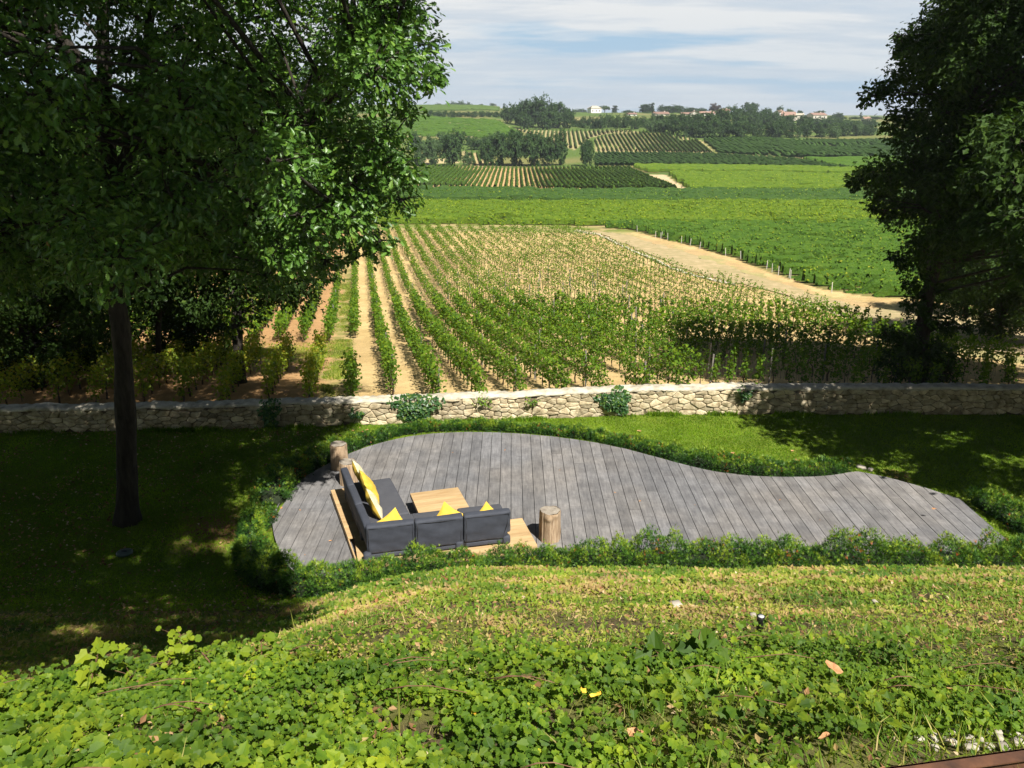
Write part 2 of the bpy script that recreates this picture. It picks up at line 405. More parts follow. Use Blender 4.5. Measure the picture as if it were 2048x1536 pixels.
def mth(op, a, b=None, c=None):
    n = nt.nodes.new('ShaderNodeMath'); n.operation = op
    for i, v in enumerate((a, b, c)):
        if v is None: continue
        if isinstance(v, (int, float)): n.inputs[i].default_value = v
        else: nt.links.new(v, n.inputs[i])
    return n.outputs[0]
zc = mth('MAXIMUM', sep.outputs[2], 0.0); zz = mth('ADD', zc, .1)
cx = mth('DIVIDE', sep.outputs[0], zz); cy = mth('DIVIDE', sep.outputs[1], zz)
cv = nt.nodes.new('ShaderNodeCombineXYZ'); nt.links.new(cx, cv.inputs[0]); nt.links.new(cy, cv.inputs[1])
def cnoise(scale, detail, rough, sx, sy, off):
    mp = nt.nodes.new('ShaderNodeMapping'); mp.inputs['Scale'].default_value = (sx, sy, 1); mp.inputs['Location'].default_value = off; mp.inputs['Rotation'].default_value = (0, 0, rad(-8))
    nt.links.new(cv.outputs[0], mp.inputs[0])
    n = nt.nodes.new('ShaderNodeTexNoise'); n.inputs['Scale'].default_value = scale; n.inputs['Detail'].default_value = detail; n.inputs['Roughness'].default_value = rough
    nt.links.new(mp.outputs[0], n.inputs['Vector']); return n
n1 = cnoise(.75, 8, .55, .55, 1.0, (3.1, 1.7, 0))
n2 = cnoise(1.1, 8, .62, .55, 1.25, (7.3, 2.2, 4))
cover = ramp(nt, [(.38, (.0, .0, .0)), (.48, (1, 1, 1))]); nt.links.new(n1.outputs[0], cover.inputs[0])
shade = ramp(nt, [(.36, (.68, .79, .92)), (.48, (.85, .9, .96)), (.58, (1.08, 1.07, 1.05))]); nt.links.new(n2.outputs[0], shade.inputs[0])
hz = ramp(nt, [(0, (1, 1, 1)), (.16, (0, 0, 0))]); nt.links.new(zc, hz.inputs[0])
ccol = mix(nt, mix(nt, (.42, .68, .93), shade.outputs[0], cover.outputs[0]), (.62, .76, .88), mth('MULTIPLY', hz.outputs[0], .7))
high = ramp(nt, [(.15, (1, 1, 1)), (.28, (.02, .02, .02))]); nt.links.new(zc, high.inputs[0])
fac = high.outputs[0]
bg2 = nt.nodes.new('ShaderNodeBackground'); bg2.inputs[1].default_value = .5; nt.links.new(ccol, bg2.inputs[0])
ms = nt.nodes.new('ShaderNodeMixShader'); nt.links.new(fac, ms.inputs[0]); nt.links.new(bg.outputs[0], ms.inputs[1]); nt.links.new(bg2.outputs[0], ms.inputs[2])
nt.links.new(ms.outputs[0], out.inputs[0])
sun = bpy.data.lights.new('sun', 'SUN'); sun.energy = 5.0; sun.angle = rad(.53); sun.color = (1, .955, .88)
so = bpy.data.objects.new('sun', sun); COL.objects.link(so); so.location = SV * 50
so.rotation_euler = SV.to_track_quat('Z', 'Y').to_euler()
SC.view_settings.view_transform = 'Standard'; SC.view_settings.look = 'None'; SC.view_settings.gamma = 1; SC.view_settings.use_curve_mapping = False
SC.view_settings.exposure = 0.75
SC.cycles.max_bounces = 6; SC.cycles.diffuse_bounces = 2; SC.cycles.glossy_bounces = 2; SC.cycles.transmission_bounces = 3; SC.cycles.transparent_max_bounces = 4
SC.cycles.use_adaptive_sampling = True; SC.cycles.adaptive_threshold = .02

# ------------------------------------------------------------------ outlines on the ground, read as points on the terrain
def poly(pts): return [tuple(P(px, py)[:2]) for px, py in pts]
ROADL = [(1150, 463), (1195, 470), (1260, 500), (1340, 537), (1440, 565), (1560, 596), (1650, 620), (1740, 650), (1850, 690), (1960, 715), (2100, 735)]
ROADR = [(1150, 459), (1258, 466), (1330, 487), (1400, 505), (1480, 530), (1560, 562), (1640, 588), (1740, 604), (1850, 610), (1960, 622), (2100, 640)]
roadpoly = poly(ROADL) + poly(ROADR)[::-1]
# field of young vines beyond the wall: rows run straight away and slightly to the left
AZ = rad(-10.4)
DIRV = np.array([math.sin(AZ), math.cos(AZ)]); PERP = np.array([math.cos(AZ), -math.sin(AZ)])
R0 = np.array(P(705, 786)[:2]) @ PERP
vf_right = poly(ROADL)
PATHFIELD = poly([(560, 455), (800, 460), (1000, 463), (1150, 466)])
farYedge = lambda x: np.interp(x, [p[0] for p in PATHFIELD] + [20], [p[1] for p in PATHFIELD] + [PATHFIELD[-1][1]])

FIELDS = {
 'bright': poly([(500, 408), (1000, 410), (1500, 411), (2300, 411), (2300, 452), (1500, 452), (1256, 452), (1100, 451), (800, 449), (500, 447)]),
 'green': poly([(1180, 455), (2300, 455), (2300, 560), (1960, 606), (1850, 600), (1740, 594), (1640, 578), (1560, 552), (1480, 521), (1400, 497), (1330, 480), (1262, 461)]),
 'dark': poly([(500, 380), (830, 379), (1100, 385), (1350, 385), (2300, 389), (2300, 408), (1500, 408), (1000, 403), (500, 401)]),
 'striped': poly([(600, 377), (848, 335), (1262, 337), (1290, 350), (1362, 380), (1100, 381), (838, 374)]),
 'bright_right': poly([(1335, 349), (1700, 355), (2300, 356), (2300, 386), (1374, 383)]),
 'thin': poly([(1262, 334), (1500, 337), (1700, 342), (2300, 345), (2300, 351), (1700, 350), (1335, 345), (1292, 346)]),
 'slope_dark': poly([(1190, 308), (1430, 311), (1595, 322), (1700, 340), (1500, 335), (1262, 333), (1190, 333)]),
 'slope_corner': poly([(1603, 319), (2100, 320), (2100, 342), (1705, 340)]),
 'slope_striped': poly([(1190, 277), (1230, 268), (1300, 264), (1390, 279), (1428, 307), (1300, 306), (1190, 304)]),
 'slope_right': poly([(1405, 281), (1500, 278), (1760, 281), (2100, 285), (2100, 317), (1600, 317), (1440, 309)]),
 'hill_striped': poly([(1030, 257), (1200, 261), (1285, 264), (1215, 268), (1180, 276), (1150, 300), (1080, 283)]),
 'hill_speckled': poly([(700, 240), (860, 235), (1000, 243), (1022, 258), (1060, 278), (860, 274), (700, 272)]),
 'plateau': poly([(600, 214), (860, 213), (1000, 216), (1000, 223), (860, 224), (600, 226)]),
 'between': poly([(925, 302), (968, 310), (1000, 332), (950, 333), (925, 325)]),
}
# ------------------------------------------------------------------ the ground sheet
aa = np.concatenate([np.linspace(-2.6, -.9, 60), np.linspace(-.88, .88, 560), np.linspace(.9, 2.6, 60)])
yy = np.concatenate([np.linspace(-30, -2, 14), np.arange(-1.5, 24, .09), np.geomspace(24.1, 3500, 460)])
A, YY = np.meshgrid(aa, yy)
XX = A * (np.maximum(YY, 0) + 8)
ZZ = ground_z(XX, YY)
n1 = fbm(XX * .5, YY * .5, 31); n2 = fbm(XX * 2.2, YY * 2.2, 33); n3 = fbm(XX / 30, YY / 30, 35)
def col(c): return np.array(c)[None, None, :]
def lerp(a, b, t): return a * (1 - t[..., None]) + b * t[..., None]
sh = sst(-1.0, -4.5, XX) * sst(1.5, 6.0, YY) * 1.8
C = lerp(col((.11, .18, .02)), col((.15, .21, .024)), sst(.3, .7, n1)) + 0 * XX[..., None]            # lawn
slope = lerp(col((.14, .11, .06)), col((.17, .18, .05)), sst(.35, .6, n2))
C = lerp(C, slope, sst(13.4, 12.2, YY + sh + (n1 - .5) * 2.5))
# worn dry earth by the left hedge and by the right hedge
for (cx0, cy0, r0) in ((P(330, 1240).x, P(330, 1240).y, 1.0), (P(120, 1300).x, P(120, 1300).y, .8), (P(2035, 1015).x, P(2035, 1015).y, .9), (P(470, 1060, 0).x - .3, P(470, 1060, 0).y, 1.3), (P(1800, 960, 0).x, P(1800, 960, 0).y, .5)):
    t = sst(r0, r0 * .3, np.hypot(XX - cx0, (YY - cy0)) + (n2 - .5) * .9)
    C = lerp(C, col((.3, .16, .08)), t * .9)
behind = sst(0, .25, YY - wally(XX))
soil = lerp(col((.52, .375, .17)), col((.62, .46, .22)), sst(.3, .7, n1))
rowc = (XX * PERP[0] + YY * PERP[1]) - R0
redder = sst(-.2, -1.6, rowc + (n1 - .5)) * .7
soil = lerp(soil, col((.42, .22, .1)), redder)
gpath = sst(.55, .25, np.abs(rowc + .62 + (n1 - .5) * .8)) * sst(.25, .6, n2) + .9 * sst(.3, .15, np.abs(YY - 34.5 + (n1 - .5) * 3) / 10) * (rowc < -.1) * (rowc > -9) * sst(.35, .65, n1)
soil = lerp(soil, col((.2, .22, .06)), np.clip(gpath, 0, 1) * .8)
C = lerp(C, soil, behind)
fy = farYedge(XX)
C = lerp(C, lerp(col((.4, .33, .15)), col((.2, .24, .06)), sst(.4, .6, n1)), sst(-1.5, 1.0, YY - fy))
rp = inpoly(XX + (n2 - .5) * .8, YY + (n1 - .5) * 1.2, roadpoly)
C = lerp(C, lerp(col((.5, .36, .18)), col((.4, .36, .16)), sst(.45, .6, n1)), rp * 1.0)
# distant ground: rough green grass on the slopes, soil in the fields
hillg = lerp(col((.1, .16, .035)), col((.2, .2, .07)), sst(.45, .7, n3))
C = lerp(C, hillg, sst(150, 190, YY) * 1.0)
FS = {'bright': (.2, .2, .06), 'green': (.24, .22, .08), 'dark': (.4, .33, .17), 'striped': (.62, .42, .2), 'bright_right': (.2, .22, .05), 'thin': (.3, .24, .1), 'slope_dark': (.22, .22, .07),
      'slope_corner': (.2, .22, .05), 'slope_striped': (.42, .36, .17), 'slope_right': (.26, .24, .1), 'hill_striped': (.42, .37, .18), 'hill_speckled': (.42, .38, .2), 'plateau': (.14, .17, .05), 'between': (.5, .4, .2)}
for k, pl in FIELDS.items():
    C = lerp(C, lerp(col(FS[k]), col(FS[k]) * .8, n1), inpoly(XX, YY, pl) * 1.0)
for pl, c in ((poly([(1290, 349), (1330, 349), (1372, 377), (1345, 378)]), (.6, .47, .28)), (poly([(1392, 280), (1402, 280), (1436, 313), (1422, 311)]), (.5, .4, .2)),
              (poly([(835, 318), (905, 316), (920, 326), (840, 330)]), (.5, .42, .22)), (poly([(1140, 236), (1200, 234), (1200, 246), (1150, 246)]), (.38, .34, .15)), (poly([(1480, 277), (1536, 277), (1536, 281), (1480, 281)]), (.6, .32, .14)),
              (poly([(1390, 311), (1600, 319), (1600, 322), (1420, 314)]), (.5, .42, .2)), (poly([(800, 406), (1900, 408), (1900, 410.5), (800, 408.5)]), (.5, .42, .22))):
    C = lerp(C, col(c), inpoly(XX, YY, pl) * 1.0)
mb = MB()
nr, nc = XX.shape
idx = np.arange(nr * nc).reshape(nr, nc)
Fq = np.stack([idx[:-1, :-1], idx[:-1, 1:], idx[1:, 1:], idx[1:, :-1]], axis=-1).reshape(-1, 4)
mb.add(np.stack([XX, YY, ZZ], -1).reshape(-1, 3), Fq.ravel(), np.full(len(Fq), 4), 0, .5, True)
g = mb.build('ground', M['ground'], kind='structure')
ca = g.data.attributes.new('Col', 'FLOAT_COLOR', 'POINT')
ca.data.foreach_set('color', np.concatenate([C, np.ones(C.shape[:2] + (1,))], -1).reshape(-1).astype(np.float32))
del A, C, soil, slope, hillg

# dirt track between the two vineyards, a sheet just above the ground
L = [P(*q) for q in ROADL]; R = [P(*q) for q in ROADR]
def resamp(pts, n):
    pts = np.array([tuple(p)[:2] for p in pts]); d = np.concatenate([[0], np.cumsum(np.linalg.norm(np.diff(pts, axis=0), axis=1))]); t = np.linspace(0, d[-1], n)
    return np.stack([np.interp(t, d, pts[:, 0]), np.interp(t, d, pts[:, 1])], 1)
La, Ra = resamp(L, 160), resamp(R, 160)
W = np.linspace(.14, .76, 14)
G = La[:, None, :] * (1 - W[None, :, None]) + Ra[:, None, :] * W[None, :, None]
jit = (vn(np.arange(160) / 3.0, 0, 4) - .5) * 1.2
G[:, 0, :] += jit[:, None] * .6; G[:, -1, :] += jit[::-1, None] * .6
z = ground_z(G[..., 0], G[..., 1]) + .05
mb = MB(); idx = np.arange(160 * 14).reshape(160, 14)
Fq = np.stack([idx[:-1, :-1], idx[:-1, 1:], idx[1:, 1:], idx[1:, :-1]], -1).reshape(-1, 4)[:, ::-1]
mb.add(np.concatenate([G, z[..., None]], -1).reshape(-1, 3), Fq.ravel(), np.full(len(Fq), 4), 0, .5, True)
mb.build('dirt_track', M['road'], kind='structure')
# pale low edging of rubble along the near side of the track, one continuous lumpy ridge
mb = MB(); ns = 700
Lb = resamp(L, ns); V = []
for i in range(ns):
    p = Lb[i]; hgt = (0 if i > 400 else 1) * (.05 + .22 * vn(i / 3.0, 0, 2)) - (.2 if i > 400 else 0) * sst(.25, .5, vn(i / 40.0, 3, 8)); wd = .13 + .15 * vn(i / 2.5, 7, 3)
    for k, (o_, h_) in enumerate(((-wd, -.08), (-wd * .8, hgt * .8), (0, hgt), (wd * .8, hgt * .7), (wd, -.08))):
        V.append((p[0] + o_ * .5 + random.uniform(-.03, .03), p[1] + o_ + random.uniform(-.03, .03), gz(p[0], p[1]) + h_ + random.uniform(-.03, .03)))
mb.polys(V, [(i * 5 + k, (i + 1) * 5 + k, (i + 1) * 5 + k + 1, i * 5 + k + 1) for i in range(ns - 1) for k in range(4)], 0, .5)
tag(mb.build('stone_edging', M['coping']), 'low pale stone edging along the vine side of the dirt track', 'edging')

# ------------------------------------------------------------------ deck
ZD = .12
hi_px = [(545, 1043), (550, 1020), (560, 1000), (590, 965), (640, 935), (700, 905), (760, 885), (830, 870), (900, 864), (985, 864), (1060, 868), (1150, 878), (1230, 892), (1300, 910), (1370, 930), (1440, 945), (1520, 953), (1600, 954), (1660, 951), (1715, 942), (1790, 958), (1850, 975), (1920, 998)]
lo_px = [(545, 1043), (546, 1062), (552, 1085), (568, 1120), (592, 1150), (700, 1158), (850, 1145), (1000, 1122), (1100, 1112), (1400, 1108), (1700, 1108), (1925, 1108), (2009, 1078)]
def chaikin(p, it=3, k=.25):
    for _ in range(it):
        q = [p[0]]
        for u, v in zip(p[:-1], p[1:]): q += [(u[0] * (1 - k) + v[0] * k, u[1] * (1 - k) + v[1] * k), (u[0] * k + v[0] * (1 - k), u[1] * k + v[1] * (1 - k))]
        p = q + [p[-1]]
    return p
tip = [i for i, q in enumerate(hi_px) if q[0] == 1715][0]
hi_px = chaikin(hi_px[:tip + 1]) + hi_px[tip + 1:]
lo_px = chaikin(lo_px[:-1]) + lo_px[-1:]
hiW = sorted([tuple(P(a, b, ZD)[:2]) for a, b in hi_px]); loW = sorted([tuple(P(a, b, ZD)[:2]) for a, b in lo_px])
hx, hy = zip(*hiW); lx, ly = zip(*loW)
hif = lambda x: float(np.interp(x, hx, hy)); lof = lambda x: float(np.interp(x, lx, ly))
mb = MB()
pitch = .247; gap = .012
x = hx[0] + .01
while x < hx[-1]:
    x1 = min(x + pitch - gap, hx[-1] - .002)
    xs = np.linspace(x, x1, 4)
    top = [(q, hif(q)) for q in xs]; bot = [(q, lof(q)) for q in xs]
    lo = max(b[1] for b in bot); hi = min(t[1] for t in top)
    cuts = []
    c = lo + random.uniform(.8, 3.2)
    while c < hi - .5:
        cuts.append(c); c += random.uniform(2.4, 4.2)
    segs = []
    prev = bot
    for c in cuts:
        segs.append((prev, [(q, c - .003) for q in xs])); prev = [(q, c + .003) for q in xs]
    segs.append((prev, top))
    for a, b in segs:
        r = random.random(); dz = random.uniform(-.0035, .0035)
        ring = a + b[::-1]; n = len(ring)
        V = [(p[0], p[1], ZD + dz) for p in ring] + [(p[0], p[1], ZD - .035) for p in ring]
        F = [tuple(range(n))] + [(i, n + i, n + (i + 1) % n, (i + 1) % n) for i in range(n)]
        mb.polys(V, F, 0, r)
    x += pitch
deck = empty('wooden_deck', (0, 0, 0), label='curved teardrop deck of weathered grey boards on the lawn', cat='deck')
mb.build('deck_boards', M['deck'], deck)
mb = MB(); xs_ = np.linspace(hx[0] + .12, hx[-1] - .12, 60)
up_ = [(x, hif(x) - .07) for x in xs_]; dn_ = [(x, lof(x) + .07) for x in xs_]
up_ = [(x, max(y, dn_[i][1] + .02)) for i, (x, y) in enumerate(up_)]
ring = dn_ + up_[::-1]; n = len(ring); V = [(p[0], p[1], ZD - .04) for p in ring] + [(p[0], p[1], -.05) for p in ring]
m_ = len(xs_)
mb.polys(V, [(i, i + 1, 2 * m_ - 2 - i, 2 * m_ - 1 - i) for i in range(m_ - 1)] + [(i, n + i, n + (i + 1) % n, (i + 1) % n) for i in range(n)], 0, .5)
mb.build('joist_frame', M['under'], deck)

# ------------------------------------------------------------------ furniture
RZ = rad(14)
LA = rad(6)
P1 = P(717, 1135, ZD + .14)
UX = Vector((math.cos(RZ), math.sin(RZ), 0)); UY = Vector((-math.sin(RZ), math.cos(RZ), 0))
def LW(u, v, z): return P1 + UX * u + UY * v + Vector((0, 0, z - P1.z))
def rbox(name, mat, parent, c, dims, rot=None, bev=.03, seg=3, bulge=0, rz=RZ, shear=None, subd=6, wrinkle=0):
    """soft block: a bevelled box, subdivided, optionally bulged and creased"""
    bm = bmesh.new(); bmesh.ops.create_cube(bm, size=1)
    for v in bm.verts: v.co = Vector((v.co.x * dims[0], v.co.y * dims[1], v.co.z * dims[2]))
    if bev: bmesh.ops.bevel(bm, geom=bm.edges[:], offset=min(bev, min(dims) * .45), segments=seg, affect='EDGES', profile=.6)
    if subd: bmesh.ops.subdivide_edges(bm, edges=[e for e in bm.edges if e.calc_length() > max(dims) * .2], cuts=subd, use_grid_fill=True)
    if bulge or wrinkle:
        for v in bm.verts:
            a = [abs(v.co[i]) / (dims[i] / 2) for i in range(3)]
            f = max(0, 1 - a[0] ** 2) * max(0, 1 - a[2] ** 2) if dims[1] == min(dims) else max(0, 1 - a[0] ** 2) * max(0, 1 - a[1] ** 2)
            k = 1 if dims[1] == min(dims) else 2
            v.co[k] += bulge * f * (1 if v.co[k] > 0 else -1)
            if wrinkle:
                q = 1 if k == 2 else 2
                nn = float(fbm(np.array([v.co.x * 3 + v.co[q] * 5 + c[0] * 9]), np.array([v.co[q] * 4 - v.co.x * 2 + c[1] * 7]), 5)[0]) - .5
                v.co[k] += wrinkle * nn * (1 if v.co[k] > 0 else -1)
    if shear: 
        for v in bm.verts: shear(v.co)
    me = bpy.data.meshes.new(name); bm.to_mesh(me); bm.free()
    for p in me.polygons: p.use_smooth = True
    me.materials.append(mat)
    o = link(name, me, parent)
    R = Matrix.Rotation(rz, 4, 'Z')
    if rot: R = R @ rot
    o.matrix_local = Matrix.Translation(c) @ R
    return o
def arm(u, v):
    return (u * math.cos(LA) - v * math.sin(LA), u * math.sin(LA) + v * math.cos(LA))
plat = empty('wooden_platform', LW(0, 0, ZD), RZ, label='low L-shaped platform of new yellow pine boards under the sofa', cat='platform')
mb = MB()
Lx, Ly, Wd, Hh = 3.33, 3.42, 1.14, .14
for i in range(8):                                          # boards run along the near arm
    v0 = i * Wd / 8
    for (u0, u1) in ((0, 1.7), (1.7, Lx)):
        mb.box(((u0 + u1) / 2, v0 + Wd / 16, Hh - .012), (u1 - u0 - .004, Wd / 8 - .005, .024), 0, 0, random.random())
k = 0; v = Wd
while v < Ly - .02:
    h = min(.1425, Ly - v)
    c_ = arm(Wd / 2, v + h / 2); mb.box((c_[0], c_[1], Hh - .0125), (Wd - .003, h - .005, .024), LA, 0, random.random()); v += h
mb.build('platform_boards', M['teak'], plat)
mb = MB()
for c, d, q_ in (((Lx / 2, .012, .057), (Lx, .024, .114), 0), (arm(.012, Ly / 2 + .012) + (.057,), (.024, Ly - .026, .114), LA), ((Lx - .012, Wd / 2, .057), (.024, Wd - .052, .114), 0), (arm(Wd / 2 + .012, Ly - .012) + (.057,), (Wd - .026, .024, .114), LA),
             ((Wd + (Lx - Wd) / 2 - .012, Wd - .014, .057), (Lx - Wd - .03, .024, .114), 0), (arm(Wd - .012, Wd + (Ly - Wd) / 2 - .014) + (.057,), (.024, Ly - Wd - .03, .114), LA)):
    mb.box(c, d, q_, 0, random.random())
mb.build('platform_skirt', M['teak'], plat)

ZP = ZD + .14
sofa = empty('corner_sofa', LW(.15, .14, ZP), RZ, label='large charcoal grey L-shaped outdoor sofa on the pine platform', cat='sofa')
def sp(u, v, z): return Vector((u, v, z))
SL = 2.7
BW = SL / 3
# seat bases and seats, both arms
rbox('frame', M['under'], sofa, sp(SL / 2 + .02, .46, .12), (SL - .1, .8, .14), None, .01, 1, 0, 0, None, 0)
rbox('frame', M['under'], sofa, sp(*arm(.46, SL / 2 + .45), .12), (.8, SL - .95, .14), None, .01, 1, 0, LA, None, 0)
rbox('seat', M['seatcloth'], sofa, sp(.56, .56, .29), (.86, .86, .2), None, .05, 3, .01, 0, None, 4, .012)
for i in (1, 2):
    rbox('seat', M['seatcloth'], sofa, sp(BW * i + .1 + BW / 2 - .06, .56, .29), (BW - .015, .86, .2), None, .05, 3, .01, 0, None, 4, .012)
rbox('seat', M['seatcloth'], sofa, sp(*arm(.62, .94 + (SL - .99) / 2), .288), (.82, SL - .94, .2), None, .05, 3, .01, LA, None, 5, .012)
def flare(co):
    if co.x > 0 and co.z < 0: co.x -= .11 * (co.x / (BW / 2)) ** 6 * (-co.z / .29) ** 1.5
for i in range(3):
    lean = Matrix.Rotation(rad(7), 4, 'X')
    rbox('backrest', M['fabric'], sofa, sp(BW * i + BW / 2 + (.012 if i == 0 else 0), .075, .43), (BW - (.03 if i == 0 else .012), .15, .6), lean, .045, 3, .014, 0, flare if i == 2 else None, 12, .045)
    mb = MB(); hx_, hz_ = BW / 2 - .05, .255
    mb.tube([(-hx_, -.079, hz_), (0, -.083, hz_ - .004), (hx_, -.079, hz_), (hx_ - (.03 if i == 2 else 0), -.081, 0), (hx_ - (.1 if i == 2 else 0), -.078, -hz_)], .0055, 6); mb.tube([(-hx_, -.079, hz_), (-hx_, -.082, 0), (-hx_, -.078, -hz_)], .0055, 6)
    pp = mb.build('piping', M['under'], None); pp.parent = sofa; pp.matrix_local = Matrix.Translation(sp(BW * i + BW / 2 + (.012 if i == 0 else 0), .075, .43)) @ lean
    rbox('corner_pad', M['fabric'], sofa, sp(BW * (i + 1) - .075, .07, .1), (.15, .13, .17), None, .05, 3, 0, 0, None, 0)
    mbr = rbox('lower_rail', M['fabric'], sofa, sp(BW * i + BW / 2 - .02, .085, .075), (BW - .14, .07, .09), None, .02, 2, 0, 0, None, 0)
for i in range(3):
    lean = Matrix.Rotation(rad(-7), 4, 'Y')
    rbox('backrest', M['fabric'], sofa, sp(*arm(.11, BW * i + BW / 2 + .05), .43), (.15, BW - .008, .6), lean, .045, 3, .008, LA, None, 8, .02)
    rbox('corner_pad', M['fabric'], sofa, sp(*arm(.11, BW * (i + 1) - .05), .1), (.13, .15, .17), None, .05, 3, 0, LA, None, 0)
rbox('corner_pad', M['fabric'], sofa, sp(.03, .03, .1), (.15, .15, .19), None, .06, 3, 0, 0, None, 0)

def cushion(loc, rot, size, label, mat, mat2=None, th=.075):
    n = 18; t = np.linspace(-1, 1, n); U, V = np.meshgrid(t, t)
    prof_ = np.clip((1 - np.abs(U) ** 2.6), 0, 1) ** .55 * np.clip((1 - np.abs(V) ** 2.6), 0, 1) ** .55
    pinch = 1 - .11 * (1 - (U * V) ** 2) * (np.maximum(np.abs(U), np.abs(V)) ** 4)
    X = U * pinch * size / 2; Y = V * pinch * size / 2
    wr = (fbm(U * 2.5 + loc[0] * 5, V * 2.5 + loc[1] * 5, 3) - .5) * .06
    mb = MB(); ix = np.arange(n * n).reshape(n, n)
    for s in (1, -1):
        Z = s * (prof_ * th + wr * prof_)
        F = np.stack([ix[:-1, :-1], ix[:-1, 1:], ix[1:, 1:], ix[1:, :-1]], -1).reshape(-1, 4)
        if s < 0: F = F[:, ::-1]
        mb.add(np.stack([X, Y, Z], -1).reshape(-1, 3), F.ravel(), np.full(len(F), 4), 0 if s > 0 else (1 if mat2 else 0), .5, True)
    o = mb.build('cushion', [mat] + ([mat2] if mat2 else []), None, label=label, cat='cushion', group='yellow cushions on the corner sofa')
    o.matrix_world = Matrix.Translation(loc) @ rot
    return o
Rz = lambda a: Matrix.Rotation(rad(a), 4, 'Z'); Ry = lambda a: Matrix.Rotation(rad(a), 4, 'Y'); Rx = lambda a: Matrix.Rotation(rad(a), 4, 'X')
B = Rz(14); B2 = Rz(20)
zs = ZP + .39
def SPW(u, v, z): return LW(.15 + u, .14 + v, ZP + z)
# near row: cushions stand on a corner, their yellow tips rise above the backrests
cushion(SPW(.52, .25, .54), B @ Rx(74) @ Rz(32), .5, 'yellow cushion leaning on the near backrest, nearest the sofa corner', M['yellow'])
cushion(SPW(1.56, .25, .53), B @ Rx(74) @ Rz(53), .52, 'yellow cushion behind the middle near backrest, its tip against the coffee table', M['yellow'])
cushion(SPW(2.3, .25, .51), B @ Rx(74) @ Rz(44), .42, 'small yellow cushion tip showing over the right end backrest', M['yellow'])
# left arm: three cushions leaning on the left backrest
cushion(SPW(*arm(.36, 2.3), .66), B2 @ Ry(66) @ Rz(3), .62, 'pale cushion farthest along the left backrest beside the round log', M['paleyellow'], M['yellow'], .09)
cushion(SPW(*arm(.41, 1.68), .68), B2 @ Ry(62) @ Rz(6) @ Rx(4), .62, 'bright yellow cushion in the middle of the left backrest', M['yellow'], None, .10)
cushion(SPW(*arm(.37, 1.0), .64), B2 @ Ry(68) @ Rz(-5), .56, 'half yellow and half white cushion on the left backrest near the corner', M['paleyellow'], M['yellow'], .09)

tA = P(816.6, 985, ZD + .36); tC = P(943, 1017, ZD + .36)
tcn = (tA + tC) / 2
tbl = empty('coffee_table', (tcn.x, tcn.y, ZD), rad(17), label='square low pine coffee table standing in front of the grey sofa', cat='table')
mb = MB()
for i in range(8): mb.box((0, -.5 + .0625 + i * .125, .345), (1.02, .122, .03), 0, 0, random.random())
for c, d in (((0, -.498, .30), (1.02, .022, .058)), ((0, .498, .30), (1.02, .022, .058)), ((-.498, 0, .30), (.022, .97, .058)), ((.498, 0, .30), (.022, .97, .058))): mb.box(c, d, 0, 0, random.random())
mb.build('tabletop', M['teak'], tbl)
mb = MB(); mb.box((0, 0, .135), (.7, .7, .27), 0, 0, .5); mb.build('table_base', M['under'], tbl)
mb = MB(); mb.box((0, 0, .013), (.78, .78, .022), 0, 0, .5); mb.build('base_plate', M['under'], tbl)

def log_post(px, py, h, r, label, knob=False, mossy=False, lift=0):
    p = P(px, py, ZD)
    o = empty('log_post', p, random.uniform(0, 6), label=label, cat='log post', group='upright log posts on the deck')
    n = 72; rows = 18; mb = MB(); a = np.linspace(0, 2 * np.pi, n, endpoint=False)
    V = []
    for j in range(rows):
        t = j / (rows - 1)
        rr = r * (1 + .05 * (1 - t) ** 3 + .02 * math.sin(3 * t)) * (1 + .05 * np.sin(a * 3 + 1 + px) + .035 * np.sin(a * 7 + t * .7) + .02 * (vn(a * 9, t * 1.5, 5) - .5)) * (1 - .09 * (np.abs(np.sin(a * 2.5 + px)) < .09)) * (1 + .03 * (vn(a * 14, t * 5, 6) - .5))
        if knob: rr = rr * (1 + .16 * np.exp(-((a - 4.6) / .45) ** 2 - ((t - .86) / .09) ** 2) + .1 * np.exp(-((a - 5.3) / .3) ** 2 - ((t - .93) / .06) ** 2))
        if t > .97: rr = rr * .97
        V += list(zip(rr * np.cos(a), rr * np.sin(a), np.full(n, t * h) + (.012 * np.sin(a * 2) if t > .95 else 0)))
    F = [(j * n + i, j * n + (i + 1) % n, (j + 1) * n + (i + 1) % n, (j + 1) * n + i) for j in range(rows - 1) for i in range(n)]
    mb.polys(V, F, 0, random.random(), True)
    mb.build('log_body', M['log'], o)
    mb = MB(); V = [(0, 0, h * .995)]
    for f in (.35, .7, .995):
        V += [(V0[0] * f, V0[1] * f, h * (.995 + .012 * (vn(np.array([V0[0] * 30 * f]), np.array([V0[1] * 30 * f]), 1)[0] - .5)) + .004) for V0 in [(r * .97 * (1 + .05 * math.sin(b * 3 + 1 + px) + .035 * math.sin(b * 7 + .7)) * math.cos(b), r * .97 * (1 + .05 * math.sin(b * 3 + 1 + px) + .035 * math.sin(b * 7 + .7)) * math.sin(b)) for b in a]]
    F = [(0, 1 + i, 1 + (i + 1) % n) for i in range(n)] + [(1 + k * n + i, 1 + (k + 1) * n + i, 1 + (k + 1) * n + (i + 1) % n, 1 + k * n + (i + 1) % n) for k in range(2) for i in range(n)]
    mb.polys(V, F, 0, .5, True)
    mb.build('sawn_top', M['logtop'], o)
    o.rotation_euler.z = 0
    return o
log_post(1099, 1078, .62, .195, 'weathered log post with a knobbly top at the right end of the sofa', True)
log_post(679, 935, 0.60, .19, 'tall brown log post at the far left deck edge, half in shade')
log_post(697, 966, .52, .19, 'mossy round log post just behind the far end of the left backrest')

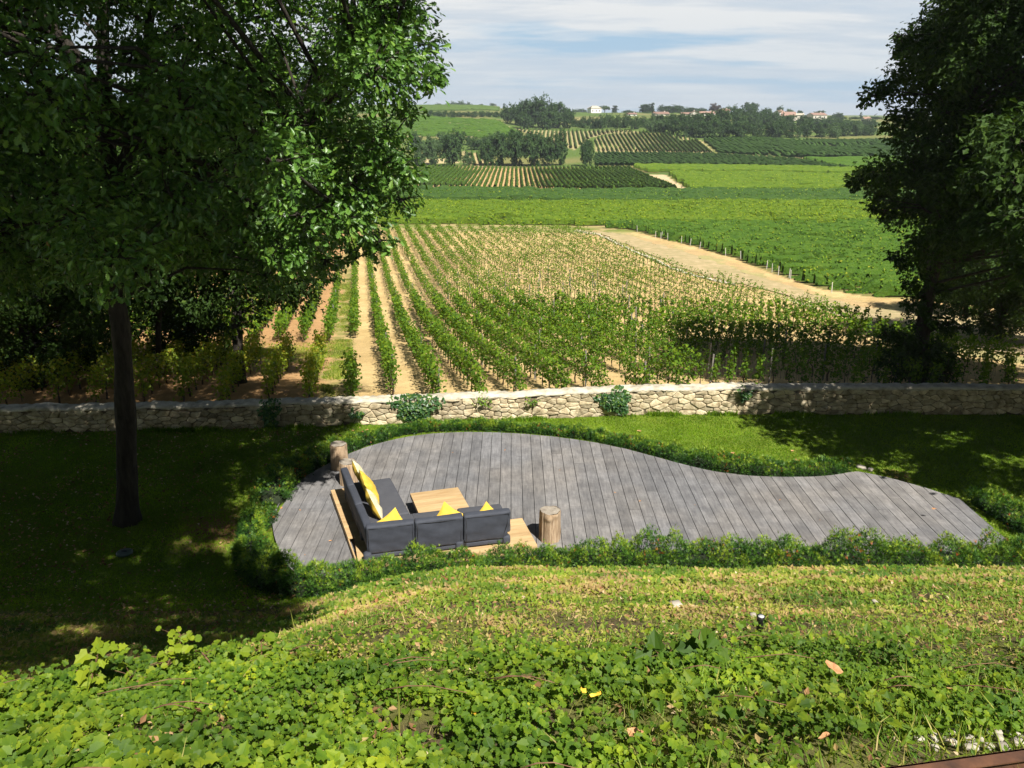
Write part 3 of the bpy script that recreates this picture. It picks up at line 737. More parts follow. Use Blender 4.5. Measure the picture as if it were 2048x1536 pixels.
# ------------------------------------------------------------------ stone wall
def wallh(x): return float(np.interp(x, [-25, -8, 0, 5, 15, 30], [.66, .68, .72, .78, .8, .8]))
wall = empty('stone_wall', (0, float(wally(0)), 0), label='long low rubble stone wall with pale mortar coping between lawn and vines', cat='wall')
ox, oy = 0, float(wally(0))
bm = bmesh.new(); bmesh.ops.create_cube(bm, size=2); bmesh.ops.subdivide_edges(bm, edges=bm.edges[:], cuts=2, use_grid_fill=True)
SV_ = []
for v in bm.verts:
    c = v.co; l = (abs(c.x) ** 4 + abs(c.y) ** 4 + abs(c.z) ** 4) ** .25; SV_.append(tuple(c / l))
bm.verts.ensure_lookup_table(); bm.verts.index_update(); SF_ = [tuple(v.index for v in f.verts) for f in bm.faces]; bm.free(); SV_ = np.array(SV_)
mb = MB(); AN = .52
gx, gzz = .235, .118; pts_ = []
for j in range(-1, 8):
    for i in range(int(54 / gx) + 2):
        if random.random() < .28: continue
        pts_.append((-24 + (i + (j % 2) * .5 + random.uniform(-.42, .42)) * gx, (j + .5 + random.uniform(-.4, .4)) * gzz))
pts_.sort(); XP = np.array(pts_)
for k, (px_, pz_) in enumerate(pts_):
    if not -23.9 < px_ < 29.9 or pz_ < 0 or pz_ > wallh(px_) - .06: continue
    cell = [(px_ - .4, -.02), (px_ + .4, -.02), (px_ + .4, wallh(px_) - .06), (px_ - .4, wallh(px_) - .06)]
    lo_, hi_ = np.searchsorted(XP[:, 0], [px_ - .75, px_ + .75])
    for q in range(lo_, hi_):
        if q == k: continue
        qx, qz = XP[q]; dx_ = (qx - px_) * AN * AN; dz_ = qz - pz_
        mx_, mz_ = (qx + px_) / 2, (qz + pz_) / 2
        out_ = []
        for u, v in zip(cell, cell[1:] + cell[:1]):
            du = (u[0] - mx_) * dx_ + (u[1] - mz_) * dz_; dv_ = (v[0] - mx_) * dx_ + (v[1] - mz_) * dz_
            if du <= 0: out_.append(u)
            if (du < 0) != (dv_ < 0) and du != dv_:
                t = du / (du - dv_); out_.append((u[0] + (v[0] - u[0]) * t, u[1] + (v[1] - u[1]) * t))
        cell = out_
        if len(cell) < 3: break
    if len(cell) < 3: continue
    cell = chaikin(cell + cell[:1], 1, .12)[1:-1] if len(cell) > 3 else cell
    c_ = np.array(cell); cc = c_.mean(0); ext = np.abs(c_ - cc).max(0) + 1e-6; n_ = len(c_)
    yw = float(wally(px_)) - .19 - oy; pr_ = random.uniform(.02, .06); V = []
    for (ins, yo) in ((.009, .03), (.011, -pr_ * .7), (.02, -pr_ * .95), (.04, -pr_)):
        f_ = np.clip(1 - ins / ext, .2, 1); w_ = cc + (c_ - cc) * f_
        V += [(a_ - ox + random.uniform(-.003, .003), yw + yo + random.uniform(-.006, .006), b_) for a_, b_ in w_]
    V.append((cc[0] - ox, yw - pr_ - .004, cc[1]))
    F = [(r_ * n_ + i, r_ * n_ + (i + 1) % n_, (r_ + 1) * n_ + (i + 1) % n_, (r_ + 1) * n_ + i) for r_ in range(3) for i in range(n_)] + [(3 * n_ + i, 3 * n_ + (i + 1) % n_, 4 * n_) for i in range(n_)]
    mb.polys(V, F, 0, random.random(), True)
mb.build('stones', M['stone'], wall)
xs = np.arange(-24, 30.01, .085)
def strip(sec, mat, name, jit_):
    V = []
    for x in xs:
        yw = float(wally(x)) - oy + .03 * (float(vn(x * 2.2, 0, 3)) - .5); H_ = wallh(x) + .045 * (float(vn(x * 1.7, 0, 31)) - .5)
        for (yo, zo) in sec(H_): V.append((x - ox, yw + yo + random.uniform(-jit_, jit_), zo + random.uniform(-jit_, jit_)))
    k = len(sec(1)); n = len(xs)
    mb = MB(); mb.polys(V, [(i * k + j, (i + 1) * k + j, (i + 1) * k + j + 1, i * k + j + 1) for i in range(n - 1) for j in range(k - 1)] + [tuple(range(k)), tuple((n - 1) * k + j for j in range(k))[::-1]], 0, .5, True)
    return mb.build(name, mat, wall)
strip(lambda H: [(-.19, -.05), (-.185, .15), (-.19, .35), (-.185, H - .07), (.2, H - .07), (.22, -.3)], M['mortar'], 'mortar_core', .008)
strip(lambda H: [(-.2, H - .085), (-.235, H - .05), (-.2, H - .012), (-.12, H + .012), (-.03, H + .02), (.06, H + .01), (.14, H + .015), (.2, H - .01), (.24, H - .05), (.2, H - .08)], M['coping'], 'coping', .024)

def ivy(px, py, wpx, hpx, n, label, mat='ivy', size=.075):
    q = P(px, py, .45); yw = float(wally(q.x)) - .24
    c = at(px, py, yw); s = 1 / pxm(c); W_, H_ = wpx * s / 2, hpx * s / 2
    a = rng.random(n) * 2 * np.pi; r = rng.random(n) ** .55 * (1 + .25 * np.sin(a * 3 + px) + .15 * np.sin(a * 5))
    X = r * np.cos(a) * W_; Z = r * np.sin(a) * H_; Z = np.minimum(Z, wallh(c.x) + .06 - c.z)
    Y = -.02 - .13 * np.clip(1 - r, 0, 1) - .07 * rng.random(n)
    over = (c.z + Z) > wallh(c.x) - .04; Y = np.where(over, Y + rng.random(n) * .3, Y)
    nr_ = np.stack([rng.normal(0, .5, n), -1 + rng.normal(0, .3, n), .6 + rng.normal(0, .4, n)], 1)
    o = empty('ivy_clump', c, label=label, cat='ivy')
    mb = MB(); mb.inst(VINE, np.stack([X, Y, Z], 1), frames(nr_), size * (.7 + .6 * rng.random(n)), 0)
    mb.build('ivy_leaves', M[mat], o)
    mb = MB()
    for k in range(5):
        mb.tube([(0, -.01, -H_ * .9), (W_ * .3 * (k - 2) / 2, -.03, 0), (W_ * .6 * (k - 2) / 2, -.02, H_ * .7)], [.012, .008, .004], 5)
    mb.build('ivy_stem', M['vinebark'], o)
ivy(830, 812, 92, 52, 650, 'large dark green ivy clump spilling over the wall left of centre')
ivy(1230, 800, 62, 50, 480, 'round ivy clump on the sunlit wall near the middle')
ivy(1490, 786, 26, 26, 90, 'small ivy tuft high on the wall just before the shadow')
ivy(965, 800, 40, 26, 60, 'thin ivy sprigs on the pale wall between the two large clumps', 'brightivy', .05)
ivy(1063, 802, 26, 20, 34, 'tiny leafy sprig on the wall left of the round ivy clump', 'brightivy', .05)
ivy(712, 826, 26, 18, 60, 'low green tuft on the wall where the shade of the oak ends')
ivy(540, 824, 40, 60, 240, 'ivy patch on the shaded wall left of the log posts')

# ------------------------------------------------------------------ hedges of clipped yew
def hedge(label, pts, dens=1150, core=True):
    """pts: (x, y, width, height) along the centre line"""
    A_ = np.array(pts); d = np.concatenate([[0], np.cumsum(np.hypot(np.diff(A_[:, 0]), np.diff(A_[:, 1])))]); Lt = d[-1]
    o = empty('yew_hedge', (A_[0, 0], A_[0, 1], gz(A_[0, 0], A_[0, 1])), label=label, cat='hedge')
    O = np.array(o.location)
    n = int(Lt * dens * np.mean(A_[:, 2] + A_[:, 3]) * 1.6)
    t = rng.random(n) * Lt
    I = lambda k, q: np.interp(q, d, A_[:, k])
    cx, cy = I(0, t), I(1, t); e = .05
    tx, ty = I(0, t + e) - I(0, t - e), I(1, t + e) - I(1, t - e); l = np.hypot(tx, ty) + 1e-9; tx /= l; ty /= l
    lump = .55 + .75 * fbm(t * 1.9, t * 0 + 3, 4) + .4 * (vn(t * 5, t * 0, 8) - .5)
    W_, H_ = I(2, t) * .5 * (.85 + .3 * vn(t * 2.1, 0 * t, 6)), I(3, t) * lump
    a = rng.random(n) * np.pi; r = (.55 + .45 * rng.random(n) ** .5) * (1 + .07 * rng.normal(size=n))
    u = np.cos(a); v = np.sin(a); u = np.sign(u) * np.abs(u) ** .6; v = np.abs(v) ** .6
    side = u * W_ * r; hh = v * H_ * r
    lm = .72 + .6 * vn((cx + ty * side) * 4.2, (cy - tx * side) * 4.2 + t, 14); hh = hh * lm; side = side * (.8 + .35 * lm)
    X = cx + ty * side; Y = cy - tx * side; Z = ground_z(cx, cy) * 1.0 + hh + .02
    Z = np.maximum(Z, ground_z(X, Y) + .01)
    nm = np.stack([ty * u, -tx * u, v + .35], 1) + rng.normal(0, .8, (n, 3))
    # needles point outwards and up: their long axis follows the outward direction
    sp_ = nm / np.linalg.norm(nm, axis=1)[:, None]; nn = rng.normal(size=(n, 3))
    F_ = frames(nn - (nn * sp_).sum(1)[:, None] * sp_, sp_)
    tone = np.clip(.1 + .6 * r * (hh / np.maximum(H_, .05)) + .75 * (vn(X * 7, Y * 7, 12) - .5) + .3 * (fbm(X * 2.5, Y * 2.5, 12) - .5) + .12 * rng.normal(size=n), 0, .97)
    patch = (fbm(X * 3.0, Y * 3.0, 44) > .66) & (rng.random(n) < .07)
    tone = np.where(patch | (rng.random(n) < .0012), .99, tone)
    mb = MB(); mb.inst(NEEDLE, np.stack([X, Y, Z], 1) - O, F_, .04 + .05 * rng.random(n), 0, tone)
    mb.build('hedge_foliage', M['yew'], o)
    q = np.linspace(0, Lt, max(8, int(Lt * 5))); m = len(q); mb = MB(); V = []
    for k in range(m):
        x_, y_, w_, h_ = I(0, q[k]), I(1, q[k]), I(2, q[k]), I(3, q[k]) * .62
        dx_, dy_ = I(0, q[k] + .05) - I(0, q[k] - .05), I(1, q[k] + .05) - I(1, q[k] - .05); l_ = math.hypot(dx_, dy_) + 1e-9; dx_ /= l_; dy_ /= l_
        f = .5 if k in (0, m - 1) else 1
        for (s_, z_) in ((-.34, -.05), (-.32, .6), (0, .85), (.32, .6), (.34, -.05)):
            V.append((x_ + dy_ * w_ * s_ * f - O[0], y_ - dx_ * w_ * s_ * f - O[1], gz(x_, y_) + h_ * z_ * f - O[2] + random.uniform(-.02, .02)))
    mb.polys(V, [(i * 5 + j, (i + 1) * 5 + j, (i + 1) * 5 + j + 1, i * 5 + j + 1) for i in range(m - 1) for j in range(4)], 0, .1)
    mb.build('inner_twigs', M['yewcore'], o)
    return o
M['yewcore'] = surfmat('dark twigs', [(.3, (.012, .02, .008)), (.7, (.03, .04, .018))], 15, 4, .95, .5)
def HP(px, py, w_, h_, z=0.0):
    p = P(px, py, z); return (p.x, p.y, w_, h_)
far_l = [(HP(545, 1010, .7, .42)), HP(560, 975, .7, .4), HP(600, 945, .6, .36), HP(655, 915, .5, .3), HP(720, 888, .42, .26), HP(790, 866, .38, .22), HP(860, 857, .36, .19), HP(940, 854, .36, .19), HP(1020, 857, .36, .19), HP(1100, 863, .38, .2), HP(1180, 874, .4, .22),
         HP(1260, 890, .42, .24), HP(1330, 908, .44, .26), HP(1400, 928, .48, .28), HP(1470, 940, .5, .3), HP(1550, 946, .5, .3), HP(1630, 944, .5, .28), HP(1690, 937, .42, .22)]
far_l = [(a, b - .1, c + .08, d + .02) for a, b, c, d in far_l]
near_l = [(-5.08, 15.35, .5, .36), (-5.14, 14.6, .5, .4), (-4.94, 13.9, .52, .4), (-4.66, 13.2, .54, .42), (-4.2, 12.6, .66, .42), (-3.5, 12.25, .7, .38), (-2.6, 12.35, .68, .38), (-1.7, 12.62, .64, .4), (-.8, 12.85, .66, .42), (.1, 13.1, .7, .48), (1.0, 13.3, .75, .58), (2.5, 13.3, .75, .58), (4, 13.3, .75, .55), (6, 13.3, .75, .55), (8, 13.3, .75, .55), (10, 13.3, .8, .55), (13, 13.4, .8, .55)]
hedge('thick spiky yew hedge along the near side and left end of the deck', near_l, 1500)
hedge('slim curving yew hedge following the far edge of the deck', far_l, 1500)
rh = [HP(1950, 1003, .55, .35), HP(1985, 1022, .6, .38), HP(2020, 1045, .6, .4), HP(2070, 1070, .65, .4), HP(2140, 1100, .7, .42)]
hedge('short bushy yew hedge at the right end of the deck', rh, 1500)

# ------------------------------------------------------------------ vines beyond the wall
ORD = ['first', 'second', 'third', 'fourth', 'fifth', 'sixth', 'seventh', 'eighth', 'ninth', 'tenth', 'eleventh', 'twelfth', 'thirteenth', 'fourteenth', 'fifteenth', 'sixteenth', 'seventeenth', 'eighteenth', 'nineteenth', 'twentieth'] + ['twenty-' + q for q in ('first', 'second', 'third', 'fourth', 'fifth', 'sixth', 'seventh', 'eighth', 'ninth')] + ['thirtieth'] + ['thirty-' + q for q in ('first', 'second', 'third', 'fourth', 'fifth', 'sixth', 'seventh', 'eighth', 'ninth')]
wx = np.linspace(-30, 30, 25)
vfpoly = [(x, float(wally(x)) + .95) for x in wx] + [tuple(p)[:2] for p in [P(a - 8, b + 3) for a, b in ROADL[::-1]]] + [(x, y - 1) for x, y in PATHFIELD[::-1][1:]] + [(-45, 100)]
plants = []
for i in range(-26, 60):
    off = R0 + 1.21 * i
    s = np.arange(20, 125, .98) + (i * .37) % .9
    X = PERP[0] * off + DIRV[0] * s; Y = PERP[1] * off + DIRV[1] * s
    ok = inpoly(X, Y, vfpoly)
    if i == 0: ok &= (Y < 25.4) | (Y > 39)
    if i < 0: ok &= ((Y > 22.3) & (Y < 31.8)) | ((Y > 38) & (Y < 64))
    if i > 0: ok &= rng.random(len(X)) > .05
    for x, y in zip(X[ok], Y[ok]):
        u, v = topx(x, y, gz(x, y) + .8)
        if -150 < u < 2200 and v < 900: plants.append((math.hypot(x, y), i, x, y))
plants.sort()
def vine_cloud(N, dense, hgt):
    u = rng.uniform(-.52, .52, N); 
    v = rng.normal(0, .105 if dense else .07, N); z = .24 + (hgt - .24) * rng.random(N) ** .8
    sh_ = rng.integers(0, 5, N); 
    u = np.where(rng.random(N) < .35, (sh_ - 2) * .22 + rng.normal(0, .05, N), u) if dense else (sh_ % 3 - 1) * .13 + rng.normal(0, .07, N)
    z = z * (1 + .12 * np.sin(sh_ * 2.4))
    return u, v, z
RV = np.array([[DIRV[0], PERP[0], 0], [DIRV[1], PERP[1], 0], [0, 0, 1]])
vmesh = []
for k in range(8):
    dense = k < 5
    N = 190 if dense else 112
    mb = MB(); u, v, z = vine_cloud(N, dense, 1.22 if dense else 1.12)
    Pp = np.stack([u, v, z], 1) @ RV.T
    nn = np.stack([rng.normal(0, .6, N), np.sign(v) * .5 + rng.normal(0, .5, N), .6 + rng.normal(0, .4, N)], 1) @ RV.T
    tone = np.clip(rng.random(N) * .7 + .25 * (z - .5), 0, 1)
    mb.inst(VINE, Pp, frames(nn), (.085 if dense else .075) * (.7 + .6 * rng.random(N)), 0, tone)
    for j in range(5): 
        b = np.array([(j - 2) * .2, 0, .4]) @ RV.T
        mb.tube([b, b + np.array([rng.normal(0, .04), rng.normal(0, .04), .35]), b + np.array([rng.normal(0, .07), rng.normal(0, .07), .65])], [.005, .004, .003], 4, 1, .5, False)
    fm = mb.mesh('vine_foliage', [M['vine'], M['vinebark']])
    fy_ = fm.copy(); fy_.materials[0] = M['vineyellow']
    mb = MB(); j1, j2 = rng.normal(0, .03, 2)
    mb.tube([(0, 0, -.08), (j1, j2, .2), (j1 * .3, -j2, .42), (.2 * DIRV[0], .2 * DIRV[1], .5)], [.035, .028, .024, .015], 6, 0, .5, True, .3)
    vmesh.append((fm, fy_, mb.mesh('vine_trunk', [M['vinebark']])))
nind = 0; rest = MB(); anyv = []
for dist, i, x, y in plants:
    yellow = i < 0 and y < 33
    dense = (i < 9) or (i < 22 and fbm(np.array([x / 4]), np.array([y / 4]), 55)[0] > .6)
    z = gz(x, y)
    if nind < 300:
        k = random.randrange(5) if dense else 5 + random.randrange(3)
        if i > 0: lab = 'green staked grapevine beyond the wall, ' + ORD[i - 1] + ' row right of the lone end vine'
        elif i == 0: lab = 'narrow grapevine of the lone row directly beside the grassy path'
        else: lab = 'yellowing grapevine left of the grassy path, ' + ORD[-i - 1] + ' row from it'
        o = empty('grapevine', (x, y, z), (0, math.pi)[random.random() < .5], label=lab, cat='grapevine', group=('grapevines of the ' + (ORD[abs(i) - 1] + ' row ' if i else 'lone row ') + ('left' if i < 0 else 'right') + ' of the grassy path'))
        s_ = random.uniform(.85, 1.08); o.scale = (s_, s_, s_ * random.uniform(.9, 1.05))
        link('vine_foliage', vmesh[k][1 if yellow else 0], o); link('vine_trunk', vmesh[k][2], o)
        nind += 1
    else:
        N = int(np.interp(dist, [30, 60, 110], [145, 75, 40]) * (1 if dense else .6)); sz = float(np.interp(dist, [30, 60, 110], [.1, .135, .19]))
        u, v, zz_ = vine_cloud(N, dense, 1.2 if dense else 1.05)
        Pp = np.stack([u, v, zz_], 1) @ RV.T + np.array([x, y, z])
        nn = np.stack([rng.normal(0, .6, N), rng.normal(0, .6, N), .6 + rng.normal(0, .4, N)], 1)
        rest.inst(SIMPLE if dist > 50 else VINE, Pp, frames(nn), sz * (.7 + .6 * rng.random(N)), 1 if yellow else 0, np.clip(rng.random(N) * .8 + .15 * random.random(), 0, 1))
        if dist < 80: rest.tube([(x, y, z - .05), (x, y, z + .5)], [.03, .02], 4, 2, .5, False)
rest.build('vineyard_rows', [M['vine'], M['vineyellow'], M['vinebark']], kind='stuff')
print('plants', len(plants))
# posts in the rows
mb = MB(); mb.box((0, 0, .58), (.045, .045, 1.3)); pm = mb.mesh('vine_post', [M['greypost']])
mb = MB(); mb.box((0, 0, .34), (.045, .045, .8)); wm = mb.mesh('white_stake', [M['whitepost']])
np_ = 0
for i in range(-12, 34):
    for q, s in enumerate(np.arange(21.9 + (i * 2.9) % 5, 62, 7.0)):
        off = R0 + 1.21 * i + .06; x, y = PERP * off + DIRV * s
        if not inpoly(np.array([x]), np.array([y]), vfpoly)[0] or np_ > 130: continue
        if i <= 0 and (y < 39 or y > 64) and not (i == 0 and y < 26): continue
        u, v = topx(x, y, gz(x, y) + 1)
        if not -20 < u < 2070: continue
        o = link('vine_post', pm, None, label=('grey wooden post standing in the ' + (ORD[abs(i) - 1] + ' vine row ' + ('left' if i < 0 else 'right') + ' of the lone end vine' if i else 'lone vine row beside the grassy path')), cat='post', group='grey posts of the ' + (ORD[abs(i) - 1] if i else 'lone') + ' row ' + ('left' if i < 0 else 'right'))
        o.location = (x, y, gz(x, y)); o.rotation_euler = (random.uniform(-.04, .04), random.uniform(-.04, .04), .2); np_ += 1
# pale end stakes of the green vineyard along the far side of the track
pr = resamp(R, 90)
for k in range(8, 72):
    x, y = pr[k]; x += .9 + random.uniform(0, .8); y += .8 + random.uniform(-.2, .2)
    u, v = topx(x, y, gz(x, y))
    if u > 1835 or random.random() < .6: continue
    o = link('white_stake', wm, None, label='short pale stake at a row end beside the far side of the dirt track', cat='stake', group='pale row-end stakes along the dirt track')
    o.location = (x, y, gz(x, y)); o.rotation_euler = (random.uniform(-.08, .08), random.uniform(-.08, .08), 0)

# ------------------------------------------------------------------ vineyards in the valley and on the far slope
def rowmat(name, a, b, c):
    m, nt, out = newmat(name)
    n = noise(nt, .8, 6, .75); r = ramp(nt, [(.3, a), (.5, b), (.7, c)]); nt.links.new(n.outputs[0], r.inputs[0])
    p = nt.nodes.new('ShaderNodeBsdfPrincipled'); nt.links.new(r.outputs[0], p.inputs['Base Color']); p.inputs['Roughness'].default_value = .8; p.inputs['Specular IOR Level'].default_value = .15
    n2 = noise(nt, 5, 4, .7); nt.links.new(bump(nt, n2.outputs[0], .8, .15).outputs[0], p.inputs['Normal'])
    nt.links.new(p.outputs[0], out.inputs[0]); return m
M['rowbright'] = rowmat('bright vine row', (.05, .1, .008), (.085, .145, .01), (.14, .19, .014))
M['rowgreen'] = rowmat('green vine row', (.03, .075, .008), (.055, .115, .011), (.09, .15, .016))
M['rowdark'] = rowmat('dark vine row', (.024, .06, .012), (.04, .085, .015), (.065, .115, .02))
M['rowfar'] = rowmat('far vine row', (.045, .085, .018), (.07, .12, .024), (.12, .16, .035))
M['leafbright'] = leafmat('bright vine leaf', [(0, (.07, .13, .01)), (.6, (.15, .23, .012)), (1, (.26, .31, .02))], .7, .25, .1)
def row_field(label_kind, pl, az, spacing, wd, ht, mat, leafn=0, leafs=.3, leafmat_=None, ds=1.2, gaps=.0, gapscale=8., stakes=0, ymax=9e9):
    d = np.array([math.sin(az), math.cos(az)]); p = np.array([math.cos(az), -math.sin(az)])
    pl = np.array(pl); a = pl @ p; b = pl @ d
    mb = MB()
    for off in np.arange(a.min(), a.max(), spacing):
        ks = []
        for i in range(len(a)):
            j = (i + 1) % len(a)
            if (a[i] > off) != (a[j] > off): ks.append(b[i] + (b[j] - b[i]) * (off - a[i]) / (a[j] - a[i]))
        ks.sort()
        for s0, s1 in zip(ks[::2], ks[1::2]):
            if s1 - s0 < 2 * ds: continue
            s0 += random.uniform(0, ds * .8); s1 -= random.uniform(0, ds * .8)
            n = max(3, int((s1 - s0) / ds)); s = np.linspace(s0, s1, n)
            X = p[0] * off + d[0] * s; Y = p[1] * off + d[1] * s; u, v = topx(X, Y, 0)
            vis = (u > 350) & (u < 2150)
            if vis.sum() < 3: continue
            X, Y, s = X[vis], Y[vis], s[vis]; n = len(s)
            Z = ground_z(X, Y)
            hh = ht * (.82 + .36 * rng.random(n)); ww = wd * (.75 + .5 * rng.random(n)) * .5
            if gaps: 
                g_ = vn(X / gapscale, Y / gapscale * 1.7, 21) < gaps
                hh = np.where(g_ & (rng.random(n) < .6), .12, hh)
            V = []
            for (so, zo) in ((-1, .12), (-.85, .75), (0, 1), (.85, .75), (1, .12)):
                jx = rng.normal(0, wd * .06, n)
                V.append(np.stack([X + p[0] * (so * ww + jx), Y + p[1] * (so * ww + jx), Z + zo * hh], 1))
            V = np.stack(V, 1).reshape(-1, 3)
            idx = np.arange(n * 5).reshape(n, 5)
            F = np.stack([idx[:-1, :-1], idx[1:, :-1], idx[1:, 1:], idx[:-1, 1:]], -1).reshape(-1, 4)
            mb.add(V, F.ravel(), np.full(len(F), 4), 0, .5, False)
            if leafn:
                N = int(leafn * (s[-1] - s[0])); 
                if N > 0:
                    t = rng.random(N) * (n - 1); k = t.astype(int); f = t - k; k2 = np.minimum(k + 1, n - 1)
                    x = X[k] * (1 - f) + X[k2] * f; y = Y[k] * (1 - f) + Y[k2] * f; z = Z[k] * (1 - f) + Z[k2] * f; h_ = hh[k]
                    ang = rng.random(N) * np.pi; cu, su = np.cos(ang), np.sin(ang)
                    cu = cu * 1.5; q = np.stack([x + p[0] * cu * wd * .55, y + p[1] * cu * wd * .55, z + h_ * (.25 + .95 * su * rng.random(N) ** .4)], 1)
                    nn = np.stack([p[0] * cu, p[1] * cu, su + .2], 1) + rng.normal(0, .45, (N, 3))
                    mb.inst(SIMPLE, q, frames(nn), leafs * (.6 + .8 * rng.random(N)), 1)
    return mb.build('vineyard_rows', [mat, leafmat_ or mat], kind='stuff')
X90 = rad(90)
row_field('bright', FIELDS['bright'], X90 + rad(-1), 1.5, .6, 1.0, M['rowbright'], 17, .27, M['leafbright'], 1.0, .3, 5)
row_field('green', FIELDS['green'], X90 + rad(-.5), 1.45, .55, 1.0, M['rowgreen'], 18, .24, M['vine'], .9, .33, 3.5)
row_field('dark', FIELDS['dark'], X90, 1.6, .75, 1.1, M['rowdark'], 5, .35, M['vine'], 1.4, .36, 6)
row_field('striped', FIELDS['striped'], rad(.2), 1.25, .5, 1.0, M['rowgreen'], 2, .3, M['vine'], 1.3, .16, 5)
row_field('bright_right', FIELDS['bright_right'], X90, 1.6, 1.0, 1.2, M['rowbright'], 2.5, .4, M['leafbright'], 2.0, .16, 9)
row_field('thin', FIELDS['thin'], X90, 1.6, 1.1, 1.3, M['rowbright'], 0, .5, None, 2.4)
row_field('slope_dark', FIELDS['slope_dark'], rad(-6), 1.7, .95, 1.3, M['rowdark'], 0, .5, None, 2.0)
row_field('slope_corner', FIELDS['slope_corner'], X90, 1.7, 1.1, 1.2, M['rowgreen'], 0, .5, None, 2.6)
row_field('slope_striped', FIELDS['slope_striped'], rad(3), 1.75, .62, 1.1, M['rowfar'], .8, .4, M['vine'], 2.0, .2, 8)
row_field('slope_right', FIELDS['slope_right'], rad(-8), 1.9, 1.05, 1.25, M['rowdark'], 0, .5, None, 2.4, .22, 14)
row_field('hill_striped', FIELDS['hill_striped'], rad(3), 2.0, .85, 1.2, M['rowfar'], 0, .5, None, 2.6)
row_field('hill_speckled', FIELDS['hill_speckled'], rad(82), 3.4, 1.2, 1.1, M['rowgreen'], 0, .5, None, 2.2, .5, 4)
row_field('plateau', FIELDS['plateau'], X90, 2.4, 1.6, 1.3, M['rowfar'], 0, .5, None, 4)
row_field('between', FIELDS['between'], rad(-4), 2.0, .8, 1.1, M['rowgreen'], 0, .5, None, 2)

# ------------------------------------------------------------------ trees
def leaf_clump(mb, c, r, N, T, size, mi, tone0=0., O=np.zeros(3), flat=1.0, tips=None, ntip=None, bark=None, center=None):
    ntip = ntip or max(3, N // 14)
    d = rng.normal(size=(ntip, 3)); d /= np.linalg.norm(d, axis=1)[:, None]
    rr = r * (.35 + .65 * rng.random(ntip) ** .5)
    tp = c + d * rr[:, None] * np.array([1, 1, flat])
    k = rng.integers(0, ntip, N)
    along = rng.random(N) ** .6
    spread = np.clip(rng.normal(0, 1, (N, 3)), -1.8, 1.8) * r * .14
    Pp = c + (tp[k] - c) * (.45 + .55 * along)[:, None] + spread
    out = Pp - (c if center is None else center); out /= np.linalg.norm(out, axis=1)[:, None] + 1e-9
    nn = out * .5 + rng.normal(0, .55, (N, 3)) + np.array([0, 0, .55])
    lop = (tp[k] - c) + rng.normal(0, .5, (N, 3)) * r + np.array([0, 0, -.25 * r])
    tone = np.clip(tone0 + rng.random(N) * .75 + .2 * rng.random() + np.where(rng.random(N) < .006, .35, 0), 0, 1)
    mb.inst(T, Pp - O, frames(nn, lop), size * (.65 + .7 * rng.random(N)), mi, tone)
    if bark is not None:
        for j in range(min(ntip, 7)):
            mid = (c + tp[j]) / 2 + rng.normal(0, .06, 3) * r
            bark.tube(np.array([c, mid, tp[j]]) - O, [.018, .01, .004], 4, 0, .5, False)
def near_tree(label, base, trunk, tr, clumps, T, size, N, mat, extra=None, group=None, name='oak_tree', climber=None):
    base = np.array(base, float); o = empty(name, base, label=label, cat='tree', group=group)
    trunk = [np.array(q, float) for q in trunk]; tb = MB(); cb = MB()
    pts = np.array(trunk); 
    # smooth the trunk line
    t = np.linspace(0, 1, len(pts)); tt = np.linspace(0, 1, len(pts) * 5); sm = np.stack([np.interp(tt, t, pts[:, i]) for i in range(3)], 1)
    for _ in range(3): sm[1:-1] = (sm[:-2] + 2 * sm[1:-1] + sm[2:]) / 4
    rr = np.interp(tt, t, np.linspace(tr, tr * .3, len(pts))); rr[0] *= 1.5; rr[1] *= 1.15
    rr = rr * (1 + .07 * np.sin(np.arange(len(rr)) * 1.1)); tb.tube(sm - base, rr, 18, 0, .5, True, .2)
    for e in (extra or []):
        q, r0_, r1_ = e; q = np.array(q, float); t2 = np.linspace(0, 1, len(q)); t3 = np.linspace(0, 1, len(q) * 4)
        s2 = np.stack([np.interp(t3, t2, q[:, i]) for i in range(3)], 1)
        for _ in range(2): s2[1:-1] = (s2[:-2] + 2 * s2[1:-1] + s2[2:]) / 4
        tb.tube(s2 - base, np.linspace(r0_, r1_, len(s2)), 9, 0, .5, True, .12)
        sm = np.concatenate([sm, s2])
    for c, r in clumps:
        c = np.array(c)
        dd = np.linalg.norm(sm - c, axis=1) + 1.2 * np.maximum(0, sm[:, 2] - c[2] + .4); s_ = sm[np.argmin(dd)]
        L_ = np.linalg.norm(c - s_)
        mid = (s_ + c) / 2 + np.array([0, 0, .12 * L_]) + rng.normal(0, .05, 3) * L_
        tb.tube(np.array([s_, (s_ * .7 + mid * .3), mid, (mid + c) / 2 + rng.normal(0, .03, 3) * L_, c]) - base, np.array([1, .85, .6, .4, .25]) * min(.05, .015 + .009 * L_), 6, 0, .5, False)
        leaf_clump(cb, c, r, int(N * (r / .8) ** 2 * (.45 if (c[2] > 11.5 and c[1] > 8) else 1)), T, size, 0, -.1, base, .75, bark=tb)
    tb.build('trunk', M['bark'], o)
    cb.build('crown', M[mat], o)
    if climber is not None:
        ib = MB()
        for c, r, n in climber: leaf_clump(ib, np.array(c, float), r, n, VINE, .09, 0, 0, base)
        ib.build('climbing_ivy', M['brightivy'], o)
    return o
